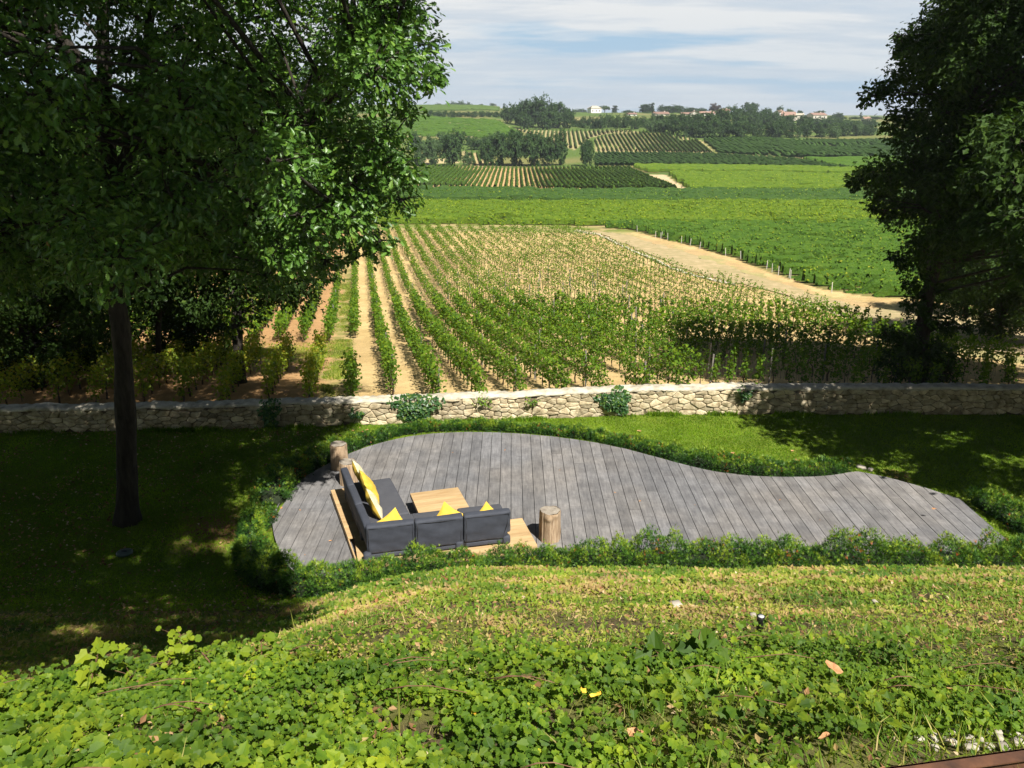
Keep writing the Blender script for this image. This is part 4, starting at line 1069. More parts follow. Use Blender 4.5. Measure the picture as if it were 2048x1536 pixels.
def fill(cen, radii, n, mind, r0, r1, sil=None, bottom=None, tries=20000, hollow=0, keep=None):
    cen = np.array(cen); radii = np.array(radii); res = []
    for _ in range(tries):
        q = rng.uniform(-1, 1, 3); l = np.linalg.norm(q)
        if l > 1 or l < hollow: continue
        c = cen + q * radii
        if keep is not None and not keep(c): continue
        if sil is not None:
            u, v = topx(c[0], c[1], c[2])
            if c[1] > 1 and v > -160 and -200 < u < 2250 and not inpoly(np.array([u]), np.array([v]), sil)[0]: continue
        if any(np.linalg.norm(c - e[0]) < mind for e in res): continue
        res.append((c, random.uniform(r0, r1)))
        if len(res) >= n: break
    return res
# the big oak on the left of the lawn
ob = P(255, 1043, 0)
sil = [(-900, -900), (800, -900), (790, -60), (800, 60), (838, 140), (815, 185), (755, 190), (700, 225), (775, 300), (765, 345), (745, 400), (725, 455), (735, 500), (680, 490), (610, 470), (590, 540), (520, 560), (420, 540), (300, 590), (150, 560), (-900, 600)]
cl = fill((-6.6, 14.8, 9.3), (6.9, 6.2, 5.6), 330, .8, .6, .95, sil, hollow=.2)
for (px, py, Y, r) in ((845, 150, 13.5, .42), (800, 195, 13.8, .35), (800, 60, 13.5, .5), (745, 500, 13, .32), (715, 515, 13.2, .3), (760, 480, 12.8, .3), (650, 520, 13.5, .35), (800, 350, 12.5, .4), (805, 400, 12.8, .33), (820, 225, 14.5, .3), (870, 165, 13.6, .28), (700, 300, 12.6, .6), (640, 350, 12.4, .6), (720, 380, 12.6, .5), (760, 330, 12.6, .45), (680, 440, 12.4, .5), (600, 430, 12.4, .6), (740, 90, 12.8, .6), (770, 20, 12.9, .6), (700, 150, 12.6, .6), (800, 110, 13, .5), (560, 500, 12.6, .5), (620, 250, 12.3, .6), (825, 20, 13.4, .45), (690, 30, 12.4, .6), (620, 500, 12.8, .4), (770, 270, 13.2, .4)):
    cl.append((np.array(at(px, py, Y)), r))
def hole(c):
    u, v = topx(c[0], c[1], c[2]); return (90 < u < 170 and 80 < v < 180) or (280 < u < 350 and 40 < v < 130) or (30 < u < 90 and 10 < v < 90)
cl = [q for q in cl if not hole(q[0]) and q[0][1] + .74 * q[0][2] < 26.3]
def T3(px, py, Y): return at(px, py, Y)
trunk = [ob + Vector((0, 0, -.1)), at(252, 860, 15.3), at(247, 700, 15.2), at(228, 560, 15.1), at(222, 400, 15.0), at(212, 220, 15.0), at(205, 60, 15.1), at(205, -200, 15.2), at(240, -520, 15.2)]
ex = [([at(212, 240, 15.0), at(170, 140, 14.8), at(110, 60, 14.6), at(30, -30, 14.4), at(-80, -200, 14)], .15, .05),
      ([at(225, 420, 15.0), at(262, 280, 14.9), at(292, 160, 14.7), at(300, 20, 14.6), at(330, -200, 14.4)], .13, .05),
      ([at(226, 520, 15.0), at(330, 400, 14.4), at(480, 300, 13.6), at(620, 220, 13.3), at(740, 170, 13.2)], 0.08, .025),
      ([at(222, 500, 15.0), at(350, 480, 14.2), at(520, 440, 13.4), at(680, 420, 13)], .09, .025),
      ([at(236, 600, 15.1), at(150, 520, 15.6), at(40, 470, 16)], .08, .03)]
near_tree('large oak on the shaded lawn at left, its crown hanging over the deck', ob, trunk, .205, cl, OAK, .105, 780, 'oak', ex)

# oak beside the camera, off the frame at left, whose shade dapples the bank
shadepoly = [(-500, 1050), (300, 1062), (420, 1095), (555, 1180), (588, 1235), (530, 1288), (300, 1316), (120, 1340), (-500, 1380)]
cl2 = []
for _ in range(4000):
    px, py = random.uniform(-450, 590), random.uniform(1050, 1380)
    if not inpoly(np.array([px]), np.array([py]), shadepoly)[0]: continue
    q = np.array(P(px, py)); zt = random.uniform(10.9, 13.6); c = q + np.array(SV) * ((zt - q[2]) / SV.z)
    l0 = c - np.array(SV) * (c[2] / SV.z)
    if vn(np.array([q[0] * 1.1]), np.array([q[1] * 1.1]), 77)[0] < .2 or c[0] < -11: continue
    if any(np.linalg.norm(c - e[0]) < .62 for e in cl2): continue
    cl2.append((c, random.uniform(.5, .75)))
    if len(cl2) >= 170: break
n0 = len(cl2)
for _ in range(6000):  # unseen clumps added towards the sun to shade the big oak's left half
    q = np.array(at(random.uniform(-250, 455), random.uniform(-60, 640), random.uniform(10.5, 13))); zt = random.uniform(12.2, 15.8)
    if q[2] > 10.5: continue
    c = q + np.array(SV) * ((zt - q[2]) / SV.z)
    if c[2] < 9.9 + .15 * max(c[1], 0) or c[0] < -12 or any(np.linalg.norm(c - e[0]) < .72 for e in cl2): continue
    l0 = c - np.array(SV) * (c[2] / SV.z)
    if l0[0] > -5.2 and l0[1] > 12: continue
    cl2.append((c, random.uniform(.55, .8)))
    if len(cl2) >= n0 + 165: break
near_tree('oak overhanging the bank from the left, beside the viewpoint', (-11.5, 2.5, gz(-11.5, 2.5)), [(-11.5, 2.5, gz(-11.5, 2.5) - .1), (-11.2, 2.6, 8.5), (-10, 2.9, 10.5), (-8, 3.3, 12), (-5, 3.6, 13)], .3, cl2, OAKS, .17, 420, 'oak')
# oak off the frame at right that shades the lawn
cl3 = fill((15.0, 16.4, 6.6), (6.0, 5.0, 2.7), 150, .9, .7, 1.05, None, keep=lambda c: topx(c[0], c[1], c[2])[0] > 1960 and c[2] > 4.8)
n0 = len(cl3)
for _ in range(6000):  # extra clumps above the frame, added to shade the oak behind the wall
    q = np.array(at(random.uniform(1790, 2150), random.uniform(-80, 520), random.uniform(21.8, 24))); zt = random.uniform(12.2, 16.5)
    if q[2] > 10.8: continue
    c = q + np.array(SV) * ((zt - q[2]) / SV.z)
    if c[2] < 9.9 + .13 * c[1] or any(np.linalg.norm(c - e[0]) < .8 for e in cl3): continue
    cl3.append((c, random.uniform(.6, .85)))
    if len(cl3) >= n0 + 90: break
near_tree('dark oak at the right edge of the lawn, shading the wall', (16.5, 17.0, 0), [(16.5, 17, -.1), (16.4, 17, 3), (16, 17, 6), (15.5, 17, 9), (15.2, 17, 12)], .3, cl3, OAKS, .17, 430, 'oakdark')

# oak behind the wall at right
tbp = P(1838, 768); tb_ = at(1838, 768, 25.6)
silr = [(1960, -900), (1900, -50), (1868, 40), (1838, 110), (1800, 195), (1812, 260), (1790, 300), (1750, 380), (1785, 430), (1830, 500), (1850, 545), (1960, 450), (2400, 480), (2400, -900)]
clr = fill((16.0, 25.4, 8.2), (6.0, 4.0, 6.2), 250, .95, .75, 1.1, silr, hollow=.2)
for (px, py, Y, r) in ((1745, 190, 25.3, .45), (1775, 180, 25.3, .5), (1725, 350, 25, .42), (1708, 372, 25, .3), (1760, 400, 25, .5), (1815, 100, 25.3, .45), (1800, 72, 25.2, .35), (1770, 420, 25, .4), (1800, 520, 25.3, .5), (1830, 560, 25.4, .5), (1860, 590, 25.5, .55), (1830, 610, 25.5, .5), (1850, 640, 25.5, .6), (1895, 650, 25.2, .45), (1925, 655, 25, .3),
                   (1800, 690, 25.3, .7), (1850, 700, 25.3, .75), (1790, 730, 25.2, .7), (1880, 710, 25.3, .65), (1840, 740, 25.3, .7), (1885, 745, 25.2, .55), (1770, 665, 25.2, .35)):
    clr.append((np.array(at(px, py, Y)), r))
gzr = gz(tb_.x, 25.6)
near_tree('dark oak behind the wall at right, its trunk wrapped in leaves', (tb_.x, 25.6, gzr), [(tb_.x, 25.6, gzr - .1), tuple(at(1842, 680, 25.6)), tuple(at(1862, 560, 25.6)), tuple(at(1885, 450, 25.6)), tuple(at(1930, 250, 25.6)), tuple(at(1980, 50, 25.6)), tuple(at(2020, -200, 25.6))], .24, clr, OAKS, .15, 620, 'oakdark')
# trees behind the wall at left
def small_tree(label, px, py_base, Y, cen_px, rad_m, h_top_px, n, mat, climb=False, tr=.17, seed=0, group=None):
    b = at(px, py_base, Y); zb = gz(b.x, Y)
    c = np.array(at(cen_px[0], cen_px[1], Y + .5))
    cs = fill(c, rad_m, n, 1.0, .75, 1.1, None, hollow=.15)
    top = c + np.array([0, 0, rad_m[2] * .7])
    base = (b.x, Y, zb)
    tk = [(b.x, Y, zb - .1), (b.x + .1, Y, zb + 1.5), (b.x * .7 + c[0] * .3 + .1, Y + .2, zb + (c[2] - zb) * .6), tuple(c), tuple(top)]
    near_tree(label, base, tk, tr, cs, OAKS, .16, 330, mat, climber=[((b.x + random.uniform(-.12, .12), Y - .15, zb + .3 + k * .42), .3, 60) for k in range(9)] if climb else None)
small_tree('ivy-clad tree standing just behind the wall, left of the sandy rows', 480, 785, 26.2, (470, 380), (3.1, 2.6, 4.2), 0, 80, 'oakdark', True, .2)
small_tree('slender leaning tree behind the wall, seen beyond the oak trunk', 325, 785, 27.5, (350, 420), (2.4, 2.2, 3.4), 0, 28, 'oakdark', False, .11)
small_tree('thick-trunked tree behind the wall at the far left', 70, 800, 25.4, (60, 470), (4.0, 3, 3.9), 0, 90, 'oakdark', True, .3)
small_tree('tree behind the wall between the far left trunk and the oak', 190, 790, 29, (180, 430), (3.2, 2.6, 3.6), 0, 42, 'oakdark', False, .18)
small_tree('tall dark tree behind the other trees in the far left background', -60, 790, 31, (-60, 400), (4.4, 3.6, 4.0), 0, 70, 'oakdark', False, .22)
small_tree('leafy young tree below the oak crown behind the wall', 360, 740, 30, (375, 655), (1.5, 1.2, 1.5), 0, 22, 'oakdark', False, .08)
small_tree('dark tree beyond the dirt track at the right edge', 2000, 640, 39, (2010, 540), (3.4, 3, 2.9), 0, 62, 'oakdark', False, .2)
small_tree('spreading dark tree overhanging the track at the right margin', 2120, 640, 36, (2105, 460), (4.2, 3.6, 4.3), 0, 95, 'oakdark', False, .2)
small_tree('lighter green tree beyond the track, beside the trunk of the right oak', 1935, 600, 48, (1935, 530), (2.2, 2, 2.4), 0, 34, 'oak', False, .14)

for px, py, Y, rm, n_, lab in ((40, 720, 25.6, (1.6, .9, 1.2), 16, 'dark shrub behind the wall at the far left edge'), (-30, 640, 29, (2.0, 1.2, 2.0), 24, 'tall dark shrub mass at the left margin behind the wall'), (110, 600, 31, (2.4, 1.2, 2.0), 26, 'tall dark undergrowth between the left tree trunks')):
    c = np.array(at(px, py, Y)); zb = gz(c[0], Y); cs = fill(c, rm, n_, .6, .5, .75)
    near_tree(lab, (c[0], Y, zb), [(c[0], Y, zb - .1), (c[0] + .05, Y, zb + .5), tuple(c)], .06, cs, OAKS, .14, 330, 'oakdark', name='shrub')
# ------------------------------------------------------------------ far trees: a few crown shapes, copied and scaled
def crown_mesh(kind, mat, seed):
    mb = MB()
    if kind == 'round': cs = fill((0, 0, .52), (.46, .46, .44), 34, .15, .15, .24, hollow=.25)
    elif kind == 'tall': cs = fill((0, 0, .52), (.3, .3, .46), 24, .15, .13, .2, hollow=.2)
    elif kind == 'cypress': cs = fill((0, 0, .52), (.1, .1, .44), 12, .09, .07, .11)
    elif kind == 'flat': cs = fill((0, 0, .78), (.5, .5, .17), 24, .15, .12, .18)
    elif kind == 'bush': cs = fill((0, 0, .42), (.52, .52, .42), 26, .17, .16, .26, hollow=.3)
    elif kind == 'conifer':
        cs = [(np.array([0, 0, z_]), (1 - z_) * .32 + .04) for z_ in np.linspace(.12, .96, 9)]
    for c, r in cs: leaf_clump(mb, c, r, 130 if kind != 'conifer' else 110, SIMPLE, .075, 0, random.uniform(-.2, .15), center=np.array([0, 0, .45]))
    return mb.mesh('crown', [M[mat]])
def trunk_mesh(h):
    mb = MB(); mb.tube([(0, 0, -.05), (.005, 0, h * .5), (0, .01, h)], [.03, .022, .012], 7)
    for a in range(4): mb.tube([(0, 0, h * .45), (.12 * math.cos(a * 1.6), .12 * math.sin(a * 1.6), h * .95)], [.014, .005], 5)
    return mb.mesh('trunk', [M['bark']])
TM = trunk_mesh(.62)
CM = {}
def crown_for(kind, mat):
    k = (kind, mat)
    if k not in CM: CM[k] = [crown_mesh(kind, mat, s) for s in range(3 if kind in ('round', 'bush', 'tall') and mat == 'farleaf' else 1)]
    return random.choice(CM[k])
def far_tree(px, base, top, wpx, label, kind='round', mat='farleaf', group=None, Y=None, cat='tree', sink=.02):
    p = P(px, base) if Y is None else Vector(((px - 1024) / FP * (Y * CP), Y, 0))
    if Y is not None: p.x = (px - 1024) / FP * (Y * CP + (CAMZ) * SP); p.z = gz(p.x, Y)
    s = pxm(p); h = (base - top) / s if Y is None else max(2, (topx(p.x, p.y, p.z)[1] - top) / s)
    wd = wpx / s
    o = empty('broadleaf_tree' if kind in ('round', 'tall', 'flat') else ('bush' if kind == 'bush' else ('cypress_tree' if kind == 'cypress' else 'conifer_tree')), (p.x, p.y, p.z - sink * h), random.uniform(0, 6), label=label, cat=cat if kind != 'bush' else 'bush', group=group)
    k = {'round': 1.28, 'tall': .92, 'cypress': .34, 'flat': 1.25, 'bush': 1.42, 'conifer': .7}[kind]
    o.scale = (wd / k, wd / k, h)
    link('trunk', TM, o); link('crown', crown_for(kind, mat), o)
    return o
# trees in the valley just beyond the striped vineyard
for a in ((1172, 333, 277, 36, 'single bushy tree standing alone right of the valley grove', 'round'),
          (1122, 331, 262, 32, 'tall narrow tree at the right end of the valley grove', 'tall'),
          (1098, 332, 268, 50, 'dark tree in the valley grove, next to its tall right end', 'round'),
          (1068, 333, 262, 56, 'tall dark tree in the middle of the valley grove', 'round'),
          (1034, 333, 258, 54, 'dark tree left of the middle of the valley grove', 'round'),
          (1003, 332, 262, 58, 'broad dark tree near the left of the valley grove', 'round'),
          (975, 332, 275, 40, 'small tree at the left end of the valley grove', 'round'),
          (905, 333, 262, 62, 'rounded dark tree left of the valley grove, above the striped rows', 'round'),
          (935, 331, 302, 34, 'low grey green bush beside the rounded dark tree', 'bush'),
          (838, 332, 288, 34, 'small pale tree at the left edge of the valley, near the oak leaves', 'tall'),
          (862, 330, 270, 40, 'bushy tree behind the small pale tree on the valley floor', 'round'),
          (955, 300, 270, 46, 'bush on the slope behind the rounded dark tree', 'bush'),
          (885, 296, 262, 50, 'dark bush on the slope above the pale sandy track', 'bush'),
          (925, 290, 262, 44, 'rounded bush on the slope left of the grove', 'bush'),
          (830, 300, 262, 44, 'dark bush on the slope partly behind the oak leaves', 'bush')):
    far_tree(a[0], a[1], a[2], a[3], a[4], a[5], 'farlight' if 'pale' in a[4] or 'grey' in a[4] else 'farleaf')
far_tree(985, 300, 268, 56, 'pale silvery tree behind the left end of the valley grove', 'round', 'farlight')
# the big clump on the slope and the hedge line that joins it
for i, (px, b, t, wq) in enumerate(((1015, 246, 212, 34), (1035, 250, 203, 42), (1060, 254, 198, 46), (1085, 256, 194, 48), (1112, 256, 204, 46), (1135, 257, 214, 34), (1048, 258, 226, 44), (1095, 259, 222, 50))):
    far_tree(px, b, t, wq, 'big dark tree of the tall clump on the slope, rising into the sky', 'round', 'farleaf', 'trees of the tall clump on the slope')
for i in range(11):
    px = 1150 + i * 17; far_tree(px, 256 + random.uniform(-3, 4), 236 - 8 * math.sin(i / 3.0) + random.uniform(-3, 3), 30, 'low dark tree of the hedge line between the tall clump and the village', 'bush', 'farleaf', 'hedge line trees right of the tall clump')
for i in range(11):
    px = 862 + i * 14.5; far_tree(px, 234 + random.uniform(-1, 2), 221 + random.uniform(-2, 2), 22, 'small dark bush in the strip along the top of the speckled hillside', 'bush', 'farleaf', 'bushes along the top of the speckled hillside')
# belt of woodland below the village
for i in range(19):
    px = 1300 + i * 24 + random.uniform(-5, 5); lt = i > 13 and i % 2 or i in (0, 1)
    far_tree(px, np.interp(px, [1290, 1400, 1500, 1760], [262, 276, 276, 272]) + random.uniform(-2, 2), np.interp(px, [1290, 1400, 1500, 1760], [236, 238, 240, 246]) + random.uniform(-4, 4), 42,
             'pale green tree in the front row of the belt below the village' if lt else 'dark green tree in the front row of the belt below the village', 'round' if i % 3 else 'bush', 'farlight' if lt else 'farleaf', 'pale front trees below the village' if lt else 'dark front trees below the village')
for i in range(17):
    px = 1320 + i * 26 + random.uniform(-6, 6)
    far_tree(px, np.interp(px, [1290, 1400, 1500, 1760], [250, 258, 258, 258]), np.interp(px, [1290, 1400, 1480, 1540, 1600, 1760], [230, 226, 214, 224, 232, 240]) + random.uniform(-3, 3), 40,
             'dark tree in the back row of the belt, close under the village roofs', 'round', 'farleaf', 'back row trees under the village')
# village trees, each with its own place
vt = ((1290, 206, 26, 'rounded dark tree beside the cypress at the left of the village', 'tall', 'farleaf'), (1303, 202, 9, 'thin dark cypress spire at the left of the village', 'cypress', 'farleaf'), (1209, 210, 22, 'flat-topped umbrella pine next to the white villa', 'flat', 'farlight'),
      (1229, 208, 10, 'narrow dark tree right of the umbrella pine', 'cypress', 'farleaf'), (1330, 208, 30, 'broad tree on the skyline right of the cypress', 'round', 'farleaf'), (1352, 208, 30, 'rounded skyline tree behind the first village roofs', 'round', 'farleaf'), (1378, 213, 30, 'low skyline tree behind the long roofs', 'round', 'farleaf'),
      (1400, 214, 26, 'small green tree at the right end of the long skyline grove', 'round', 'farleaf'), (1428, 205, 22, 'red brown copper beech on the village skyline', 'tall', 'farred'), (1452, 213, 30, 'flat green tree behind the stone house', 'flat', 'farleaf'), (1499, 202, 30, 'big cedar with layered top rising highest over the village', 'flat', 'farleaf'), (1503, 206, 22, 'dark tree under the layered cedar', 'round', 'farleaf'),
      (1558, 209, 14, 'small dark tree right of the cedar', 'round', 'farleaf'), (1577, 215, 18, 'pale tree behind the pinkish roofs', 'round', 'farlight'), (1598, 218, 12, 'small tree between the pinkish roofs and the red roof', 'round', 'farleaf'), (1637, 218, 22, 'dome shaped dark tree just behind the red roof', 'round', 'farleaf'),
      (1674, 224, 22, 'olive green tree right of the red roof', 'round', 'farleaf'), (1686, 231, 13, 'bright yellow green bush at the right of the village', 'bush', 'faryellow'), (1720, 223, 10, 'little conifer on the skyline near the right end of the village', 'conifer', 'farleaf'), (1708, 232, 24, 'low dark trees under the little conifer', 'bush', 'farleaf'),
      (1745, 232, 26, 'tree at the right end of the village beside the right oak', 'round', 'farleaf'), (1530, 214, 24, 'dark tree between the cedar and the pinkish roofs', 'round', 'farleaf'), (1750, 238, 26, 'reddish tree half hidden by the right oak', 'round', 'farred'),
      (905, 199, 26, 'dark wood edge tree on the left horizon', 'bush', 'farleaf'), (922, 199, 30, 'dark rounded tree in the middle of the left horizon grove', 'bush', 'farleaf'), (938, 202, 18, 'last dark tree of the left horizon grove', 'bush', 'farleaf'), (962, 206, 10, 'tiny round tree on the left horizon', 'round', 'farleaf'), (986, 204, 13, 'small dark tree behind the little orange house', 'round', 'farleaf'),
      (1008, 204, 4, 'slim cypress on the horizon left of the tall clump', 'cypress', 'farleaf'), (878, 205, 14, 'dark tree on the horizon beside the oak leaves', 'round', 'farleaf'), (1160, 216, 40, 'low wooded rise on the horizon left of the white villa', 'bush', 'farleaf'), (1255, 219, 24, 'faint low tree on the horizon right of the umbrella pine', 'bush', 'farleaf'))
for px, t, wq, lab, kd, mt in vt:
    Y = {True: 1000, False: 760}[px < 1250] if px not in (1209, 1229) else 860
    far_tree(px, 0, t, wq * 1.25, lab, kd, mt, None, Y, sink=.16)
for i in range(20):
    px = 1262 + i * 25 + random.uniform(-6, 6)
    far_tree(px, 0, np.interp(px, [1260, 1500, 1760], [224, 224, 236]) + random.uniform(-3, 3), 26, 'low garden tree between the houses along the village ridge', 'bush', random.choice(['farleaf', 'farleaf', 'farlight']), 'garden trees of the village', 745, sink=.2)
# houses
def house(px, top, wpx, label, Y=740, hgt=3.2, roofc='tile', wallc='housewall', depth=8, rz=0.1, chim=True, roofh=1.6, hip=False):
    x = (px - 1024) / FP * (Y * CP + CAMZ * SP); zg = gz(x, Y); s = pxm((x, Y, zg))
    wd = wpx / s; ztop = at(px, top, Y).z; zb = ztop - hgt - roofh
    o = empty('house', (x, Y, min(zb, zg)), rz, label=label, cat='house')
    dz = zb - min(zb, zg)
    mb = MB(); mb.box((0, 0, dz / 2 + hgt / 2), (wd, depth, hgt + dz)); 
    H = hgt + dz
    if not hip: 
        for sx in (-1, 1): mb.polys([(sx * wd / 2, -depth / 2, H), (sx * wd / 2, depth / 2, H), (sx * wd / 2, 0, H + roofh * .98)], [(0, 1, 2)])
    mb.build('wall', M[wallc], o)
    mb = MB(); e = .4; th = .18; hx = wd * .32 if hip else 0
    A_ = [(-wd / 2 - e, -depth / 2 - e, H + .02), (wd / 2 + e, -depth / 2 - e, H + .02), (wd / 2 + e - hx, 0, H + roofh), (-wd / 2 - e + hx, 0, H + roofh), (wd / 2 + e, depth / 2 + e, H + .02), (-wd / 2 - e, depth / 2 + e, H + .02)]
    A_ += [(a, b, c + th) for a, b, c in A_]
    mb.polys(A_, [(6, 7, 8, 9), (9, 8, 10, 11), (0, 1, 7, 6), (4, 5, 11, 10), (1, 0, 3, 2), (2, 3, 5, 4), (1, 2, 8, 7), (2, 4, 10, 8), (3, 0, 6, 9), (5, 3, 9, 11)], 0, random.random())
    rf = mb.build('roof', M[roofc], o)
    if chim:
        mb = MB(); mb.box((wd * .28, .4, H + roofh + .35), (.8, .6, 1.1)); mb.build('chimney', M['housewall'], rf)
    for k in range(max(2, int(wd / 3.2))):
        mb = MB(); xx_ = -wd / 2 + (k + .5) * wd / max(2, int(wd / 3.2)); mb.box((xx_, -depth / 2 - .01, H - hgt * .45), (.95, .08, 1.25)); mb.build('window', M['window'], o)
    return o
house(1188, 212, 22, 'white villa with a pale hipped roof on the skyline', 800, 4.5, 'coping', 'whitewall', 9, .3, False, 2.2, True)
house(1262, 226, 19, 'small white house with a thin red roof at the left of the village', 700, 2.6, 'tile', 'whitewall', 7, 0, True, 1.0)
house(1320, 224, 30, 'low stone house with a faded roof beneath the cypress', 705, 2.6, 'tile', 'housewall', 8, .15)
house(1374, 225, 26, 'long low building with a red roof left of the gabled house', 705, 2.2, 'tile', 'housewall', 7, -.1, False, 1.2)
house(1388, 222, 16, 'gabled house facing the valley in the middle of the long roofs', 700, 3.0, 'tile', 'housewall', 7, 1.45)
house(1412, 223, 30, 'cream house with a long pale roof right of the gabled house', 712, 2.6, 'tile', 'whitewall', 7, .05)
house(1446, 218, 19, 'two storey stone house with end chimneys under the flat green tree', 705, 5.0, 'tile', 'housewall', 8, 0)
house(1557, 221, 13, 'small pinkish house with a chimney right of the cedar', 700, 3.4, 'tile', 'whitewall', 7, .4)
house(1575, 224, 26, 'house with a broad pinkish tiled roof facing the valley', 690, 2.4, 'tile', 'housewall', 12, -.3, False, 3.2)
house(1596, 227, 18, 'low grey roofed annexe beside the broad pinkish roof', 690, 2.4, 'coping', 'housewall', 8, -.3, False, 1.2)
house(1632, 226, 30, 'house with a bright red tiled roof and pale gable wall', 690, 3.4, 'tile', 'housewall', 9, .25)
house(1731, 234, 13, 'pale house at the far right of the village near the little conifer', 700, 3.6, 'tile', 'housewall', 7, 0)
house(986, 212, 14, 'little orange house on the left horizon', 900, 3.2, 'tile', 'housewall', 8, .2, False)

# ------------------------------------------------------------------ foreground plants
deckring = [(a, b) for a, b in hiW] + [(a, b) for a, b in loW[::-1][1:-1]]
def scatter(n, y0, y1, k=.72, c=.8):
    Y = np.sqrt(rng.random(n) * (y1 ** 2 - y0 ** 2) + y0 ** 2); X = rng.uniform(-1, 1, n) * (k * Y + c); return X, Y
# mallow-like ground cover
n = 105000
X, Y = scatter(n, 1.7, 6.2)
edge = 4.15 + (fbm(X * 1.1, Y * 0 + 2, 61) - .5) * 1.3 + .15 * np.sin(X * 1.3) + .75 * sst(-.6, -2.5, X)
den = (.9 * sst(edge + .5, edge - .3, Y) + .1 * sst(edge + 1.4, edge, Y)) * (.08 + .92 * sst(.36, .5, fbm(X * 2.4, Y * 2.4, 63)))
den *= 1 - .75 * sst(.3, 1.2, X) * sst(3.1, 2.5, Y); den *= ~((Y < 2.66 + .16 * (X - 1.4)) & (X > 1.1))
ok = rng.random(n) < den; X, Y = X[ok], Y[ok]; n = len(X)
hb = .03 + .2 * fbm(X * 3.1, Y * 3.1, 65) ** 1.5
Z = ground_z(X, Y) + hb * (.15 + .85 * rng.random(n) ** .8)
nn = np.stack([rng.normal(.12, .42, n), rng.normal(-.3, .42, n), np.full(n, 1.)], 1)
big = fbm(X * 1.2, Y * 1.2, 67)
size = (.012 + .03 * rng.random(n) ** 1.3) * (.6 + .65 * big) * (1 + .2 * sst(-.3, -2, X)) * (1 + .2 * sst(3.8, 2.6, Y))
tone = np.clip(-.08 + .5 * rng.random(n) + .95 * (fbm(X * 2.2, Y * 2.2, 69) - .25), 0, .94); tone = np.where(rng.random(n) < .006, .955 + .045 * rng.random(n), tone)
for px, py, r_ in ((425, 1395, .05), (500, 1385, .04), (440, 1440, .05)):
    q = P(px, py); tone = np.where((np.hypot(X - q.x, Y - q.y) < r_) & (rng.random(n) < .8), .965, tone)
mb = MB(); FR = frames(nn); oth = rng.random(n) < np.clip(.12 + .6 * sst(-.2, 1.4, X + (fbm(X, Y, 62) - .5) * 2), 0, .6)
mb.inst(ROUND, np.stack([X, Y, Z], 1)[~oth], FR[~oth], size[~oth], 0, tone[~oth], .3)
mb.inst(VINE, np.stack([X, Y, Z], 1)[oth], FR[oth], size[oth] * .8, 0, tone[oth] * .8, .3)
# larger lobed leaves standing a little above the rest, in loose patches
m = 3600; XB, YB = scatter(m, 1.8, 5.0); ok = rng.random(m) < sst(.48, .66, fbm(XB * 1.4, YB * 1.4, 64)) * sst(5.0, 4.2, YB); XB, YB = XB[ok], YB[ok]; m = len(XB)
mb.inst(VINE, np.stack([XB, YB, ground_z(XB, YB) + .08 + .13 * rng.random(m)], 1), frames(np.stack([rng.normal(.15, .5, m), rng.normal(-.35, .5, m), np.ones(m)], 1)), .026 + .028 * rng.random(m), 0, np.clip(.05 + .7 * rng.random(m), 0, .93), .25)
# their thin stalks
m = 5000; kx = rng.integers(0, n, m)
bs = np.stack([X[kx] + rng.normal(0, .03, m), Y[kx] + rng.normal(0, .03, m), ground_z(X[kx], Y[kx])], 1)
dv = np.stack([X[kx], Y[kx], Z[kx]], 1) - bs
sp_ = dv / (np.linalg.norm(dv, axis=1)[:, None] + 1e-9)
nn2 = rng.normal(size=(m, 3)); tt_ = np.cross(sp_, nn2); tt_ /= np.linalg.norm(tt_, axis=1)[:, None]; Mx = np.stack([tt_, np.cross(sp_, tt_), sp_], 2)
mb.inst(TRI, bs, Mx, np.linalg.norm(dv, axis=1), 0, .3)
mb.build('mallow_ground_cover', M['cover'], kind='stuff')
# small herbs and creeping plants on the bank
n = 190000
X, Y = scatter(n, 1.7, 13.2, .7, 1.0)
shx = sst(-1.0, -4.5, X) * sst(1.5, 6.0, Y) * 1.8
den = sst(13.0, 12.3, Y + shx) * (.3 + .7 * sst(.35, .6, fbm(X * 2.2, Y * 2.2, 81))) * (.4 + .6 * sst(3.6, 4.8, Y))
ok = rng.random(n) < den; X, Y = X[ok], Y[ok]; n = len(X)
Z = ground_z(X, Y) + .012 + .07 * rng.random(n) * fbm(X * 3, Y * 3, 83)
nn = np.stack([rng.normal(.1, .55, n), rng.normal(-.3, .55, n), np.full(n, 1.)], 1)
tone = np.clip(.0 + .5 * rng.random(n) + 1.6 * (fbm(X * 1.3, Y * 1.3, 85) - .3), 0, .95); tone = np.where(rng.random(n) < .07, .9 + .1 * rng.random(n), tone)
mb = MB(); mb.inst(SIMPLE, np.stack([X, Y, Z], 1), frames(nn), (.018 + .045 * rng.random(n) ** 1.4) * (.7 + .9 * sst(4.5, 10, Y)), 0, tone)
mb.build('creeping_herbs', M['herb'], kind='stuff')
